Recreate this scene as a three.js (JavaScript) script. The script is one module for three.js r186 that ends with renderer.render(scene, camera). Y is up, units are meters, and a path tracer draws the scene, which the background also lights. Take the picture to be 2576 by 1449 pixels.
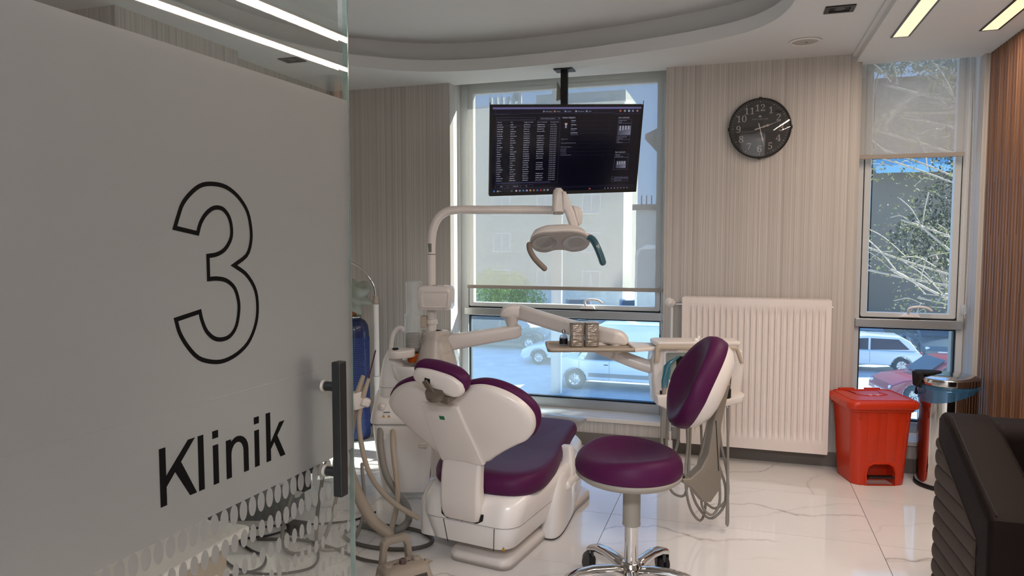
import * as THREE from 'three';
import { RoundedBoxGeometry } from 'three/addons/geometries/RoundedBoxGeometry.js';
import { mergeGeometries, mergeVertices, toCreasedNormals } from 'three/addons/utils/BufferGeometryUtils.js';
import { RectAreaLightUniformsLib } from 'three/addons/lights/RectAreaLightUniformsLib.js';
import { Brush, Evaluator, SUBTRACTION } from 'three-bvh-csg';
import { FontLoader } from 'three/addons/loaders/FontLoader.js';

// ---------------------------------------------------------------- camera, sky, sun, exposure
const scene = new THREE.Scene();
const camera = new THREE.PerspectiveCamera(43.86, 2576 / 1449, 0.02, 400);
camera.position.set(0, 1.356, 4.61);
camera.rotation.order = 'YXZ';
camera.rotation.set(THREE.MathUtils.degToRad(-3.8), THREE.MathUtils.degToRad(17.6), 0);
const renderer = new THREE.WebGLRenderer();
renderer.toneMapping = THREE.LinearToneMapping;
renderer.toneMappingExposure = 1.74;
renderer.shadowMap.enabled = true;
RectAreaLightUniformsLib.init();

const SKY_LOW = [0.50, 0.72, 1.0], SKY_HIGH = [0.19, 0.42, 0.92];   // clear summer sky, linear
{
  const w = 64, h = 256, data = new Float32Array(w * h * 4);
  for (let j = 0; j < h; j++) {
    const el = Math.max(0, (j + 0.5) / h * 2 - 1), t = Math.pow(el, 0.36);
    for (let i = 0; i < w; i++) {
      for (let c = 0; c < 3; c++) data[(j * w + i) * 4 + c] = SKY_LOW[c] + (SKY_HIGH[c] - SKY_LOW[c]) * t;
      data[(j * w + i) * 4 + 3] = 1;
    }
  }
  const sky = new THREE.DataTexture(data, w, h, THREE.RGBAFormat, THREE.FloatType);
  sky.mapping = THREE.EquirectangularReflectionMapping;
  sky.magFilter = THREE.LinearFilter; sky.needsUpdate = true;
  scene.background = sky;
}
const sun = new THREE.DirectionalLight(0xfff3e2, 12.0);
sun.position.set(12.4, 10.0, -10.0); sun.target.position.set(0, 0, 0);
sun.castShadow = true; sun.shadow.radius = 1; sun.shadow.mapSize.set(4096, 4096);
Object.assign(sun.shadow.camera, { left: -45, right: 45, top: 45, bottom: -45, near: 0.5, far: 160 });
scene.add(sun, sun.target);

// ---------------------------------------------------------------- helpers
let seed = 20260701;
const rnd = () => { seed = (seed * 1664525 + 1013904223) >>> 0; return seed / 4294967296; };
const rr = (a, b) => a + (b - a) * rnd();
const PI = Math.PI, D2R = PI / 180;
const V = (x, y, z) => new THREE.Vector3(x, y, z);
const taken = {};
function numbered(n) { taken[n] = (taken[n] ?? -1) + 1; return taken[n] ? n + '_' + String(taken[n]).padStart(3, '0') : n; }
function tag(o, label, category, group, kind) {
  if (label) o.userData.label = label;
  if (category) o.userData.category = category;
  if (group) o.userData.group = group;
  if (kind) o.userData.kind = kind;
  return o;
}
function thing(name, label, category, pos = [0, 0, 0], turn = 0, group) {
  const o = new THREE.Group(); o.name = numbered(name); o.position.set(...pos); o.rotation.y = turn; scene.add(o);
  return tag(o, label, category, group);
}
function prep(geos) {
  const list = (Array.isArray(geos) ? geos.flat(9) : [geos]).map((g) => {
    const q = g.index ? g.toNonIndexed() : g;
    for (const k of Object.keys(q.attributes)) if (!['position', 'normal', 'uv'].includes(k)) q.deleteAttribute(k);
    if (!q.attributes.normal) q.computeVertexNormals();
    if (!q.attributes.uv) q.setAttribute('uv', new THREE.BufferAttribute(new Float32Array(q.attributes.position.count * 2), 2));
    q.morphAttributes = {}; q.groups = [];
    return q;
  });
  return list.length === 1 ? list[0] : mergeGeometries(list);
}
function mesh(name, geos, mat, parent, label) {
  const m = new THREE.Mesh(prep(geos), mat); m.name = name; m.castShadow = m.receiveShadow = true;
  if (label) m.userData.label = label;
  (parent ?? scene).add(m);
  return m;
}
function shared(name, geo, mat, parent) {           // geometry used as it is, shared between alike pieces
  const m = new THREE.Mesh(geo, mat); m.name = name; m.castShadow = m.receiveShadow = true; parent.add(m); return m;
}
function solo(name, geos, mat, label, category, group) { return tag(mesh(numbered(name), geos, mat), label, category, group); }
function struct(name, geos, mat, label) { const m = mesh(name, geos, mat); m.userData.kind = 'structure'; if (label) m.userData.label = label; return m; }
function structGroup(name, label) { const g = new THREE.Group(); g.name = name; g.userData.kind = 'structure'; if (label) g.userData.label = label; scene.add(g); return g; }
// geometries
function box(x0, x1, y0, y1, z0, z1, r = 0, seg = 2) {
  const w = x1 - x0, h = y1 - y0, d = z1 - z0;
  const g = r > 0 ? new RoundedBoxGeometry(w, h, d, seg, Math.min(r, w / 2.01, h / 2.01, d / 2.01)) : new THREE.BoxGeometry(w, h, d);
  g.translate((x0 + x1) / 2, (y0 + y1) / 2, (z0 + z1) / 2); return g;
}
function cbox(w, h, d, r = 0, seg = 2) { return box(-w / 2, w / 2, -h / 2, h / 2, -d / 2, d / 2, r, seg); }
function at(g, x = 0, y = 0, z = 0, rx = 0, ry = 0, rz = 0) {
  g.applyMatrix4(new THREE.Matrix4().makeRotationFromEuler(new THREE.Euler(rx, ry, rz, 'YXZ')).setPosition(x, y, z)); return g;
}
function cyl(r0, r1, a, b, n = 24, open = false) {   // tapered rod from point a to point b
  const A = V(...a), B = V(...b), L = A.distanceTo(B), g = new THREE.CylinderGeometry(r1, r0, L, n, 1, open);
  g.applyMatrix4(new THREE.Matrix4().makeRotationFromQuaternion(new THREE.Quaternion().setFromUnitVectors(V(0, 1, 0), B.clone().sub(A).normalize())).setPosition(A.clone().add(B).multiplyScalar(0.5)));
  return g;
}
function tube(pts, r, n = 48, m = 10, closed = false) {
  const c = new THREE.CatmullRomCurve3(pts.map((p) => V(...p)), closed, 'centripetal');
  const g = new THREE.TubeGeometry(c, n, r, m, closed);
  if (closed) return g;
  const cap = (t, s) => { const p = c.getPoint(t), k = new THREE.SphereGeometry(r * 0.999, m, 6); k.translate(p.x, p.y, p.z); return k; };
  return [g, cap(0), cap(1)];
}
function lathe(prof, n = 32, ax = [0, 0, 0]) { const g = new THREE.LatheGeometry(prof.map(([r, y]) => new THREE.Vector2(Math.max(r, 0.00001), y)), n); g.translate(...ax); return g; }
function shapeOf(pts, smooth = false, n = 64) {
  const v = pts.map(([x, y]) => new THREE.Vector2(x, y));
  if (!smooth) return new THREE.Shape(v);
  return new THREE.Shape(ring(pts, n).map(([x, y]) => new THREE.Vector2(x, y)));
}
function ring(pts, n = 64) {                          // closed smooth outline through the points
  const c = new THREE.CatmullRomCurve3(pts.map(([x, y]) => V(x, y, 0)), true, 'centripetal');
  return Array.from({ length: n }, (_, i) => { const p = c.getPoint(i / n); return [p.x, p.y]; });
}
function ext(pts, depth, bevel = 0, smooth = false, holes = [], n = 64, bseg = 2) {   // extruded along +z from 0 to depth, bevel kept inside
  const s = shapeOf(pts, smooth, n); for (const h of holes) s.holes.push(new THREE.Path(h.map(([x, y]) => new THREE.Vector2(x, y))));
  const g = new THREE.ExtrudeGeometry(s, bevel ? { depth: depth - 2 * bevel, bevelEnabled: true, bevelThickness: bevel, bevelSize: bevel, bevelOffset: -bevel, bevelSegments: bseg, curveSegments: 12 } : { depth, bevelEnabled: false, curveSegments: 12 });
  if (bevel) g.translate(0, 0, bevel);
  return g;
}
function soft(g, angle = 0.6) { return toCreasedNormals(g.index ? g.toNonIndexed() : g, angle); }
function loft(rings, capA = true, capB = true, crease = 0) {   // rings: arrays of [x,y,z], equal counts
  const n = rings[0].length, pos = [], idx = [], uv = [];
  rings.forEach((r, j) => r.forEach((p, i) => { pos.push(...p); uv.push(i / n, j / (rings.length - 1)); }));
  for (let j = 0; j < rings.length - 1; j++) for (let i = 0; i < n; i++) {
    const a = j * n + i, b = j * n + (i + 1) % n, c = a + n, d = b + n; idx.push(a, b, d, a, d, c);
  }
  const cap = (j, flip) => {
    const c = rings[j].reduce((s, p) => [s[0] + p[0] / n, s[1] + p[1] / n, s[2] + p[2] / n], [0, 0, 0]); const k = pos.length / 3; pos.push(...c); uv.push(0.5, 0.5);
    for (let i = 0; i < n; i++) { const a = j * n + i, b = j * n + (i + 1) % n; flip ? idx.push(k, b, a) : idx.push(k, a, b); }
  };
  if (capA) cap(0, true); if (capB) cap(rings.length - 1, false);
  let g = new THREE.BufferGeometry();
  g.setAttribute('position', new THREE.Float32BufferAttribute(pos, 3)); g.setAttribute('uv', new THREE.Float32BufferAttribute(uv, 2)); g.setIndex(idx);
  g.computeVertexNormals();
  return crease ? soft(g, crease) : g;
}
function puff(outline, prof, n = 72, c = null) {       // prof: [inset scale 0..1, z] from back to front; cushion with a rounded rim
  const o = ring(outline, n), cx = c ? c[0] : o.reduce((s, p) => s + p[0] / n, 0), cy = c ? c[1] : o.reduce((s, p) => s + p[1] / n, 0);
  return loft(prof.map(([s, z]) => o.map(([x, y]) => [cx + (x - cx) * s, cy + (y - cy) * s, z])));
}
function rrect(w, h, r, n = 6, cx = 0, cy = 0) {        // rounded rectangle outline
  const o = []; for (const [sx, sy, a0] of [[1, 1, 0], [-1, 1, 90], [-1, -1, 180], [1, -1, 270]]) for (let i = 0; i <= n; i++) {
    const a = (a0 + 90 * i / n) * D2R; o.push([cx + sx * (w / 2 - r) + r * Math.cos(a), cy + sy * (h / 2 - r) + r * Math.sin(a)]);
  } return o;
}
function warp(g, f) { const p = g.attributes.position; for (let i = 0; i < p.count; i++) { const q = f(p.getX(i), p.getY(i), p.getZ(i)); p.setXYZ(i, q[0], q[1], q[2]); } g.computeVertexNormals(); return g; }
function boxUV(g, s = 1) {                              // uv in metres by the way each face points
  const q = g.index ? g.toNonIndexed() : g; q.computeVertexNormals();
  const p = q.attributes.position, n = q.attributes.normal, uv = new Float32Array(p.count * 2);
  for (let i = 0; i < p.count; i++) {
    const ax = Math.abs(n.getX(i)), ay = Math.abs(n.getY(i)), az = Math.abs(n.getZ(i));
    const [u, v] = ax > ay && ax > az ? [p.getZ(i), p.getY(i)] : ay > az ? [p.getX(i), p.getZ(i)] : [p.getX(i), p.getY(i)];
    uv[2 * i] = u * s; uv[2 * i + 1] = v * s;
  }
  q.setAttribute('uv', new THREE.BufferAttribute(uv, 2)); return q;
}
// textures
function hash2(x, y, s = 0) { let h = (x * 374761393 + y * 668265263 + s * 362437) | 0; h = (h ^ (h >>> 13)) * 1274126177 | 0; return ((h ^ (h >>> 16)) >>> 0) / 4294967296; }
function vnoise(x, y, px, py, s = 0) {                   // tileable value noise, period px, py
  const x0 = Math.floor(x), y0 = Math.floor(y), fx = x - x0, fy = y - y0, u = fx * fx * (3 - 2 * fx), v = fy * fy * (3 - 2 * fy);
  const m = (a, b) => ((a % b) + b) % b, q = (i, j) => hash2(m(x0 + i, px), m(y0 + j, py), s);
  return (q(0, 0) * (1 - u) + q(1, 0) * u) * (1 - v) + (q(0, 1) * (1 - u) + q(1, 1) * u) * v;
}
function fbm(x, y, p, oct = 4, s = 0) { let a = 0, w = 0.5, t = 0; for (let o = 0; o < oct; o++) { a += w * vnoise(x * (1 << o), y * (1 << o), p << o, p << o, s + o); t += w; w *= 0.5; } return a / t; }
function tex(w, h, f, srgb = true, repeat = [1, 1]) {
  const d = new Uint8Array(w * h * 4);
  for (let j = 0; j < h; j++) for (let i = 0; i < w; i++) { const c = f(i / w, j / h, i, j), k = (j * w + i) * 4; d[k] = c[0]; d[k + 1] = c[1]; d[k + 2] = c[2]; d[k + 3] = 255; }
  const t = new THREE.DataTexture(d, w, h); t.wrapS = t.wrapT = THREE.RepeatWrapping; t.magFilter = THREE.LinearFilter; t.minFilter = THREE.LinearMipmapLinearFilter;
  t.repeat.set(...repeat); if (srgb) t.colorSpace = THREE.SRGBColorSpace; t.needsUpdate = true; return t;
}
const clamp = (v, a = 0, b = 255) => Math.max(a, Math.min(b, v));
const std = (color, roughness = 0.5, o = {}) => new THREE.MeshStandardMaterial({ color, roughness, metalness: 0, ...o });
const phys = (color, roughness = 0.5, o = {}) => new THREE.MeshPhysicalMaterial({ color, roughness, metalness: 0, ...o });
function canvasTex(w, h, draw) {
  const c = document.createElement('canvas'); c.width = w; c.height = h; draw(c.getContext('2d'), w, h);
  const t = new THREE.CanvasTexture(c); t.colorSpace = THREE.SRGBColorSpace; t.magFilter = THREE.LinearFilter; return t;
}

// ---------------------------------------------------------------- materials
const M = {};
{
  const lines = Array.from({ length: 1024 }, (_, i) => {
    let v = 0; v += (hash2(i, 1, 5) - 0.5) * 26 + (hash2(i >> 1, 2, 6) - 0.5) * 26 + (hash2(i >> 2, 2, 9) - 0.5) * 16; if (hash2(i >> 1, 9, 3) > 0.93) v -= 26; if (hash2(i >> 1, 8, 4) > 0.95) v += 22; return v;
  });
  const wp = (br, bg, bb) => (u, v, i, j) => { const k = lines[i] * 0.8 + (vnoise(u * 512, v * 8, 512, 8, 3) - 0.5) * 9; return [clamp(br + k), clamp(bg + k), clamp(bb + k)]; };
  M.wallpaper = std(0xffffff, 0.72, { map: tex(1024, 256, wp(192, 186, 179)), bumpMap: tex(1024, 4, (u, v, i) => { const k = 128 + lines[i] * 2; return [k, k, k]; }, false), bumpScale: 0.0006 });
  M.plaster = std(0xdcdcda, 0.85);
  M.baseboard = std(0x6c665f, 0.5);
  const vein = (u, v, f, s) => { const wx = fbm(u * 8, v * 8, 8, 5, s) + fbm(u * 40, v * 40, 40, 3, s + 2) * 0.22, wy = fbm(u * 8, v * 8, 8, 5, s + 9); return Math.abs(((u * f + v * f * 2 + fbm(u * 3, v * 3, 3, 2, s + 5) * 1.5 + wx * 0.42 + wy * 0.3) % 1 + 1) % 1 - 0.5); };
  const marble = (u, v) => {
    const a = Math.exp(-vein(u, v, 2, 1) * 90), b = Math.exp(-vein(u, v, 3, 31) * 60), m = fbm(u * 5, v * 5, 5, 2, 77);
    const k = clamp((a * 0.8 + b * 0.25) * clamp((m - 0.47) * 5, 0, 1) * (0.35 + 0.65 * fbm(u * 22, v * 22, 22, 2, 90)), 0, 1), cloud = (fbm(u * 4, v * 4, 4, 4, 55) - 0.5) * 16;
    return [clamp(232 + cloud - k * 92), clamp(229 + cloud - k * 96), clamp(225 + cloud - k * 98)];
  };
  M.tile = phys(0xffffff, 0.07, { map: tex(1024, 1024, marble), ior: 1.6 });
  M.grout = std(0x5a544e, 0.9);
  const wood = (u, v, i) => { // vertical grain
    const g = fbm(u * 48, v * 3, 48, 3, 3), f = vnoise(u * 220, v * 6, 220, 6, 8), k = (g - 0.5) * 70 + (f - 0.5) * 30; return [clamp(120 + k), clamp(82 + k * 0.85), clamp(54 + k * 0.7)]; };
  M.wood = std(0xffffff, 0.5, { map: tex(512, 512, wood) });
  M.woodDark = std(0x24150d, 0.8);
  M.alu = std(0xb9bcbd, 0.35, { metalness: 0.75 });
  M.aluPaint = std(0xc9cccc, 0.4);
  M.gasket = std(0x0b0b0c, 0.6);
  M.pane = phys(0xf3fafd, 0.1, { transmission: 1, thickness: 0, ior: 1.5, specularIntensity: 0.4 });
  M.white = phys(0xebe6e1, 0.28, { clearcoat: 0.3, clearcoatRoughness: 0.15 });     // enamelled plastic
  M.cream = phys(0xe2dad3, 0.35, { clearcoat: 0.25, clearcoatRoughness: 0.2 });
  M.greyPlastic = std(0x9a948a, 0.5);
  M.darkGrey = std(0x3a3835, 0.5);
  M.black = std(0x0d0d0e, 0.45);
  M.blackMatt = std(0x111010, 0.8);
  M.chrome = std(0xd8d8d8, 0.08, { metalness: 1 });
  M.steel = std(0xc4c4c2, 0.22, { metalness: 1 });
  M.purple = phys(0x4d1a42, 0.47, { specularIntensity: 0.3 });
  M.hose = std(0x8c8880, 0.5);
  M.hoseBeige = std(0xb5a693, 0.5);
}
// ---------------------------------------------------------------- room shell
const XL = -2.84, XR = 1.30, CEIL = 2.43, SOFF = 2.383, UP = 2.63;
// floor of marble tiles 1.2 x 0.6 m
{
  const floor = structGroup('floor', 'glossy white marble tile floor with grey veins');
  mesh('grout_bed', box(-3.5, 2.1, -0.12, -0.0025, -0.28, 7.0), M.grout, floor);
  const variants = [0, 1, 2, 3].map((k) => { const m = M.tile.clone(); m.map = M.tile.map.clone(); m.map.offset.set(rnd(), rnd()); m.map.repeat.set(0.42, 0.42); m.map.needsUpdate = true; return m; });
  const full = boxUV(box(0.0013, 1.1987, -0.012, 0, 0.0013, 0.5987));
  let k = 0;
  for (let i = -3; i < 2; i++) for (let j = -1; j < 12; j++) {
    const x0 = 0.62 + 1.2 * i - (0) , z0 = -0.05 + 0.6 * j;
    const xa = Math.max(x0, -3.5), xb = Math.min(x0 + 1.2, 2.1), za = Math.max(z0, -0.28), zb = Math.min(z0 + 0.6, 7.0);
    if (xb - xa < 0.01 || zb - za < 0.01) continue;
    const whole = xb - xa > 1.199 && zb - za > 0.599;
    const t = shared('floor_tile', whole ? full : boxUV(box(0.0013, xb - xa - 0.0013, -0.012, 0, 0.0013, zb - za - 0.0013)), variants[(k * 7 + (k >> 2)) % 4], floor); k++;
    if (whole && hash2(i, j, 4) > 0.5) { t.rotation.y = PI; t.position.set(xb, 0, zb); } else t.position.set(xa, 0, za);
  }
}
// walls
const W1 = [-1.91, -0.454, 0.165, 2.66], W2 = [0.655, 1.27, 0.165, 2.66];   // both rise into a blind pocket behind the ceiling edge
{
  const g = ext([[-3.5, -0.1], [2.1, -0.1], [2.1, 2.75], [-3.5, 2.75]], 0.3, 0, false, [W1, W2].map(([a, b, c, d]) => [[a, c], [b, c], [b, 2.66], [a, 2.66]]));
  g.translate(0, 0, -0.3);
  struct('wall_back', boxUV(g), M.wallpaper, 'beige wall with fine vertical stripes around the two windows');
  struct('wall_left', boxUV(prep([box(-3.2, XL, 0, 2.7, 0, 1.13), box(-3.2, -2.74, 0, 2.7, 1.13, 1.97), box(-3.35, -3.15, 0, 2.7, 1.97, 4.6)])), M.wallpaper, 'striped wallpaper wall with a shallow pilaster behind the glass');
  struct('wall_front', boxUV(prep([box(-3.35, -0.80, 0, 2.7, 4.47, 4.57), box(0.5, 2.1, 0, 2.7, 4.47, 4.57), box(-0.80, 0.5, 2.35, 2.7, 4.47, 4.57)])), M.wallpaper);
  struct('wall_corridor', [box(-1.9, -1.8, 0, 2.7, 4.57, 6.9), box(1.8, 1.9, 0, 2.7, 4.57, 6.9), box(-1.9, 1.9, 0, 2.7, 6.8, 6.9)], M.plaster);
  struct('wall_right', boxUV(prep([box(2.0, 2.1, 0, 2.7, 0.86, 4.5), box(1.33, 2.1, 0, 2.7, 0.80, 0.86)])), M.wallpaper);
}
// fluted timber wall
{
  const w = structGroup('wall_timber', 'brown fluted timber wall of narrow vertical slats');
  mesh('backing', box(1.318, 1.36, 0, SOFF, 0.0, 0.86), M.woodDark, w);
  const geo = [0, 1, 2].map((k) => { const g = boxUV(box(1.290, 1.319, 0, SOFF, 0, 0.028, 0.007, 2)); const uv = g.attributes.uv; for (let i = 0; i < uv.count; i++) { uv.setX(i, uv.getX(i) * 1.6 + k * 0.31); uv.setY(i, uv.getY(i) * 0.6 + k * 0.17); } return g; });
  for (let k = 0; k < 20; k++) { const s = shared('slat', geo[(k * 5) % 3], M.wood, w); s.position.z = 0.018 + k * 0.042; }
}
struct('baseboard_back', [box(-3.2, 1.3, 0, 0.085, 0, 0.012, 0.003, 1)], M.baseboard, 'grey baseboard along the window wall');
struct('baseboard_left', [box(XL, XL + 0.012, 0, 0.085, 0.012, 1.13), box(-2.74, -2.728, 0, 0.085, 1.13, 1.97)], M.baseboard);
// ceiling: flat border, raised middle with a curved rim and an open cove behind the rim
{
  const rim = [[-2.32, 0.642], [-2.20, 0.53], [-2.07, 0.425], [-1.90, 0.345], [-1.605, 0.285], [-1.083, 0.305], [-0.588, 0.397], [-0.20, 0.52], [0.02, 0.65], [0.135, 0.80], [0.195, 0.97], [0.218, 1.15], [0.222, 1.6], [0.222, 3.0], [0.05, 3.55], [-0.4, 3.75], [-2.0, 3.75], [-2.45, 3.5], [-2.58, 3.0], [-2.58, 1.3], [-2.5, 0.95]];
  const c = ring(rim, 140), cen = [-1.18, 2.0];
  const out = (d) => c.map(([x, z], i) => { const a = c[(i + 139) % 140], b = c[(i + 1) % 140], tx = b[0] - a[0], tz = b[1] - a[1], l = Math.hypot(tx, tz); const s = (x - cen[0]) * tz - (z - cen[1]) * tx > 0 ? 1 : -1; return [x + s * d * tz / l, z - s * d * tx / l]; });
  const slab = (x0, x1, z0, z1, y0, y1, hole) => { const g = ext([[x0, z0], [x1, z0], [x1, z1], [x0, z1]], y1 - y0, 0, false, hole ? [hole] : []); g.rotateX(PI / 2); g.translate(0, y1, 0); return g; };
  const ce = structGroup('ceiling', 'white plaster ceiling with a raised middle behind a curved rim');
  mesh('border', soft(slab(-3.5, 0.622, -0.075, 4.57, CEIL, CEIL + 0.072, c), 0.5), M.plaster, ce);
  mesh('cove', soft(slab(-3.5, 0.622, -0.075, 4.57, CEIL + 0.072, UP, out(0.09)), 0.5), M.plaster, ce);
  mesh('raised_middle', slab(-3.5, 0.622, -0.3, 4.57, UP, UP + 0.1), M.plaster, ce);
  mesh('dropped_band', box(0.622, 2.1, SOFF, UP + 0.1, -0.075, 4.57), M.plaster, ce);
  mesh('shadow_step', box(0.600, 0.622, CEIL - 0.014, CEIL, 0, 4.47), M.plaster, ce);
  mesh('corridor_ceiling', box(-2, 2, 2.55, 2.7, 4.57, 6.9), M.plaster, ce);
}
// windows
M.paneLow = phys(0xdff1fb, 0.24, { transmission: 1, thickness: 0, ior: 1.5 });   // dusty tinted lower panes
function buildWindow(name, [x0, x1, y0, y1], yT, sx0, sx1, label, handleX, hd = 0.03) {
  const w = structGroup(name, label), z0 = -0.27, z1 = -0.2;
  mesh('sill_base', box(x0, x1, y0 - 0.002, y0 + 0.02, -0.3, 0.0), M.white, w);
  mesh('frame_jamb', box(x0, x0 + 0.055, y0, y1, z0, z1, 0.003, 1), M.aluPaint, w);
  mesh('frame_jamb', box(x1 - 0.035, x1, y0, y1, z0, z1, 0.003, 1), M.aluPaint, w);
  mesh('frame_head', box(x0 + 0.055, x1 - 0.035, y1 - hd, y1, z0, z1, 0.003, 1), M.aluPaint, w);
  mesh('frame_bottom', box(x0 + 0.055, x1 - 0.035, y0, 0.255, z0, z1, 0.003, 1), M.alu, w);
  mesh('transom', box(x0 + 0.03, x1 - 0.01, yT - 0.052, yT, z0, z1 + 0.025, 0.004, 1), M.alu, w);
  const fr = (a, b, c, d, t, za, zb) => ext([[a, c], [b, c], [b, d], [a, d]], zb - za, 0, false, [[[a + t, c + t], [b - t, c + t], [b - t, d - t], [a + t, d - t]]]).translate(0, 0, za);
  mesh('gasket', fr(x0 + 0.05, x1 - 0.03, 0.25, yT - 0.05, 0.014, -0.262, -0.215), M.gasket, w);
  mesh('pane', box(x0 + 0.06, x1 - 0.04, 0.26, yT - 0.06, -0.236, -0.2355), M.paneLow, w);
  mesh('sash_gasket', fr(x0 + 0.05, x1 - 0.03, yT - 0.002, y1 - hd + 0.005, 0.014, -0.262, -0.212), M.gasket, w);
  const yS = y1 - hd - 0.008, sh = yS - (yT + 0.008), sc = (yS + yT + 0.008) / 2, wx = (x0 + x1) / 2 + 0.01;
  mesh('sash', ext(rrect(x1 - x0 - 0.10, sh, 0.012, 3, wx, sc), 0.05, 0.004, false, [rrect(x1 - x0 - 0.17, sh - 0.06, 0.006, 3, wx, sc)]).translate(0, 0, -0.25), M.aluPaint, w);
  mesh('pane', box(x0 + 0.08, x1 - 0.07, yT + 0.03, yS - 0.025, -0.228, -0.2275), M.pane, w);
  const h = new THREE.Group(); h.name = 'handle'; w.add(h);
  mesh('handle_base', soft(ext([[-0.055, 0], [0.055, 0], [0.04, 0.024], [-0.03, 0.024]], 0.03, 0.004), 0.5).translate(handleX, yT + 0.014, -0.2), M.white, h);
  mesh('lever', [tube([[handleX - 0.012, yT + 0.03, -0.18], [handleX - 0.012, yT + 0.068, -0.155], [handleX + 0.01, yT + 0.078, -0.15], [handleX + 0.08, yT + 0.076, -0.15], [handleX + 0.105, yT + 0.06, -0.15]], 0.008, 30, 8)], M.white, h);
  return w;
}
buildWindow('window_1', W1, 0.876, 0, 0, 'wide aluminium window left of the clock', -0.98, 0.235);
buildWindow('window_2', W2, 0.882, 0, 0, 'narrow tall aluminium window beside the timber wall', 0.985);
{
  const sill = (x0, x1) => box(x0, x1, 0.166, 0.192, -0.2, 0.025, 0.004, 2);
  const sm = M.tile.clone(); sm.color.set(0xf4f0ea); sm.roughness = 0.15;
  struct('trim_1', boxUV(prep([sill(W1[0] + 0.001, W1[1] + 0.0)])), sm, 'pale marble sill of the wide window');
  struct('trim_2', boxUV(prep([sill(W2[0], W2[1])])), sm, 'pale marble sill of the narrow window');
}
// lamps in the dropped band, and an added unseen corridor panel that brightens the room
M.lampGlow = std(0x000000, 0.5, { emissive: 0xffd2a0, emissiveIntensity: 1.0 });
M.fillPanelGlow = std(0x000000, 0.5, { emissive: 0xffe9d6, emissiveIntensity: 1.0 });
function stripLamp(x, z0, z1, label, power) {
  const t = thing('strip_light', label, 'ceiling light', [x, SOFF, (z0 + z1) / 2], 0, 'strip lights in the dropped ceiling');
  const L = z1 - z0;
  mesh('trim_frame', [box(-0.044, -0.034, -0.004, 0.0, -L / 2, L / 2), box(0.034, 0.044, -0.004, 0.0, -L / 2, L / 2), box(-0.044, 0.044, -0.004, 0, -L / 2 - 0.008, -L / 2)], M.black, t);
  mesh('diffuser', box(-0.034, 0.034, -0.003, 0.0, -L / 2, L / 2), M.lampGlow, t);
  const l = new THREE.RectAreaLight(0xffead9, power, 0.066, L); l.position.set(0, -0.008, 0); l.rotation.x = -PI / 2; t.add(l);
}
stripLamp(0.752, 0.51, 3.3, 'long warm strip light in the dropped ceiling, the one nearer the middle of the room', 19);
stripLamp(1.142, 0.51, 3.3, 'long warm strip light in the dropped ceiling, the one nearer the timber wall', 19);
{
  const t = thing('added_fill_panel', 'added unseen fill light panel in the corridor ceiling behind the doorway', 'ceiling light', [0.1, 2.55, 5.5]);
  mesh('frame', [box(-0.62, 0.62, -0.012, 0, -0.32, 0.32, 0.003, 1)], M.white, t);
  mesh('diffuser', box(-0.6, 0.6, -0.014, -0.012, -0.3, 0.3), M.fillPanelGlow, t);
  const l = new THREE.RectAreaLight(0xf6f7ff, 27, 1.2, 0.6); l.position.set(0, -0.02, 0); l.rotation.x = -PI / 2; t.add(l);
}
// ---------------------------------------------------------------- outside: street below the windows, parked cars, houses, trees
const ST = -3.9;
{
  const asphalt = std(0xffffff, 0.9, { map: tex(512, 512, (u, v) => { const k = (fbm(u * 8, v * 8, 8, 3, 4) - 0.5) * 26 + (vnoise(u * 256, v * 256, 256, 256, 2) - 0.5) * 18; return [clamp(184 + k), clamp(186 + k), clamp(186 + k)]; }, true, [0.25, 0.25]) });
  struct('street', boxUV(box(-60, 60, ST - 0.3, ST, -90, -1.2)), asphalt, 'grey asphalt street and car park below the windows');
  struct('sidewalk', boxUV(prep([box(-60, 60, ST, ST + 0.14, -31.5, -29.2, 0.02, 1), box(-60, 60, ST, ST + 0.14, -6, -1.2, 0.02, 1)])), std(0xb9b5ae, 0.85));
  struct('facade_below', box(-60, 60, ST, -0.12, -0.9, -0.3), M.plaster);
}
M.leafA = phys(0x86a84e, 0.6, { transmission: 0.35, thickness: 0, side: THREE.DoubleSide });
M.leafB = phys(0x414a33, 0.65, { transmission: 0.25, thickness: 0, side: THREE.DoubleSide });
M.leafC = phys(0x7a8058, 0.7, { transmission: 0.25, thickness: 0, side: THREE.DoubleSide });
M.bark = std(0x8b8377, 0.85);
M.barkPale = std(0xa39c90, 0.8);
const leafGeo = (() => { const g = new THREE.BufferGeometry(); g.setAttribute('position', new THREE.Float32BufferAttribute([0, 0, 0, 0.5, 0.18, 0.32, 1, 0, 0, 0.5, 0.18, -0.32], 3)); g.setIndex([0, 1, 2, 0, 2, 3]); g.computeVertexNormals(); return g; })();
function leaves(parent, spots, mat, s0, s1, name = 'foliage') {
  const im = new THREE.InstancedMesh(leafGeo, mat, spots.length), o = new THREE.Object3D(), col = new THREE.Color();
  spots.forEach((p, i) => { o.position.set(...p); o.rotation.set(rr(-1.4, 1.4), rr(0, 6.28), rr(-1.2, 1.2)); const s = rr(s0, s1); o.scale.set(s, s, s * rr(0.6, 1)); o.updateMatrix(); im.setMatrixAt(i, o.matrix); im.setColorAt(i, col.setScalar(rr(0.6, 1.35))); });
  im.name = name; im.userData.kind = 'stuff'; im.castShadow = im.receiveShadow = true; parent.add(im); return im;
}
const inBlob = (cx, cy, cz, rx, ry, rz) => { for (;;) { const x = rr(-1, 1), y = rr(-1, 1), z = rr(-1, 1), d = x * x + y * y + z * z; if (d < 1 && d > 0.08) return [cx + x * rx, cy + y * ry, cz + z * rz]; } };
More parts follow.
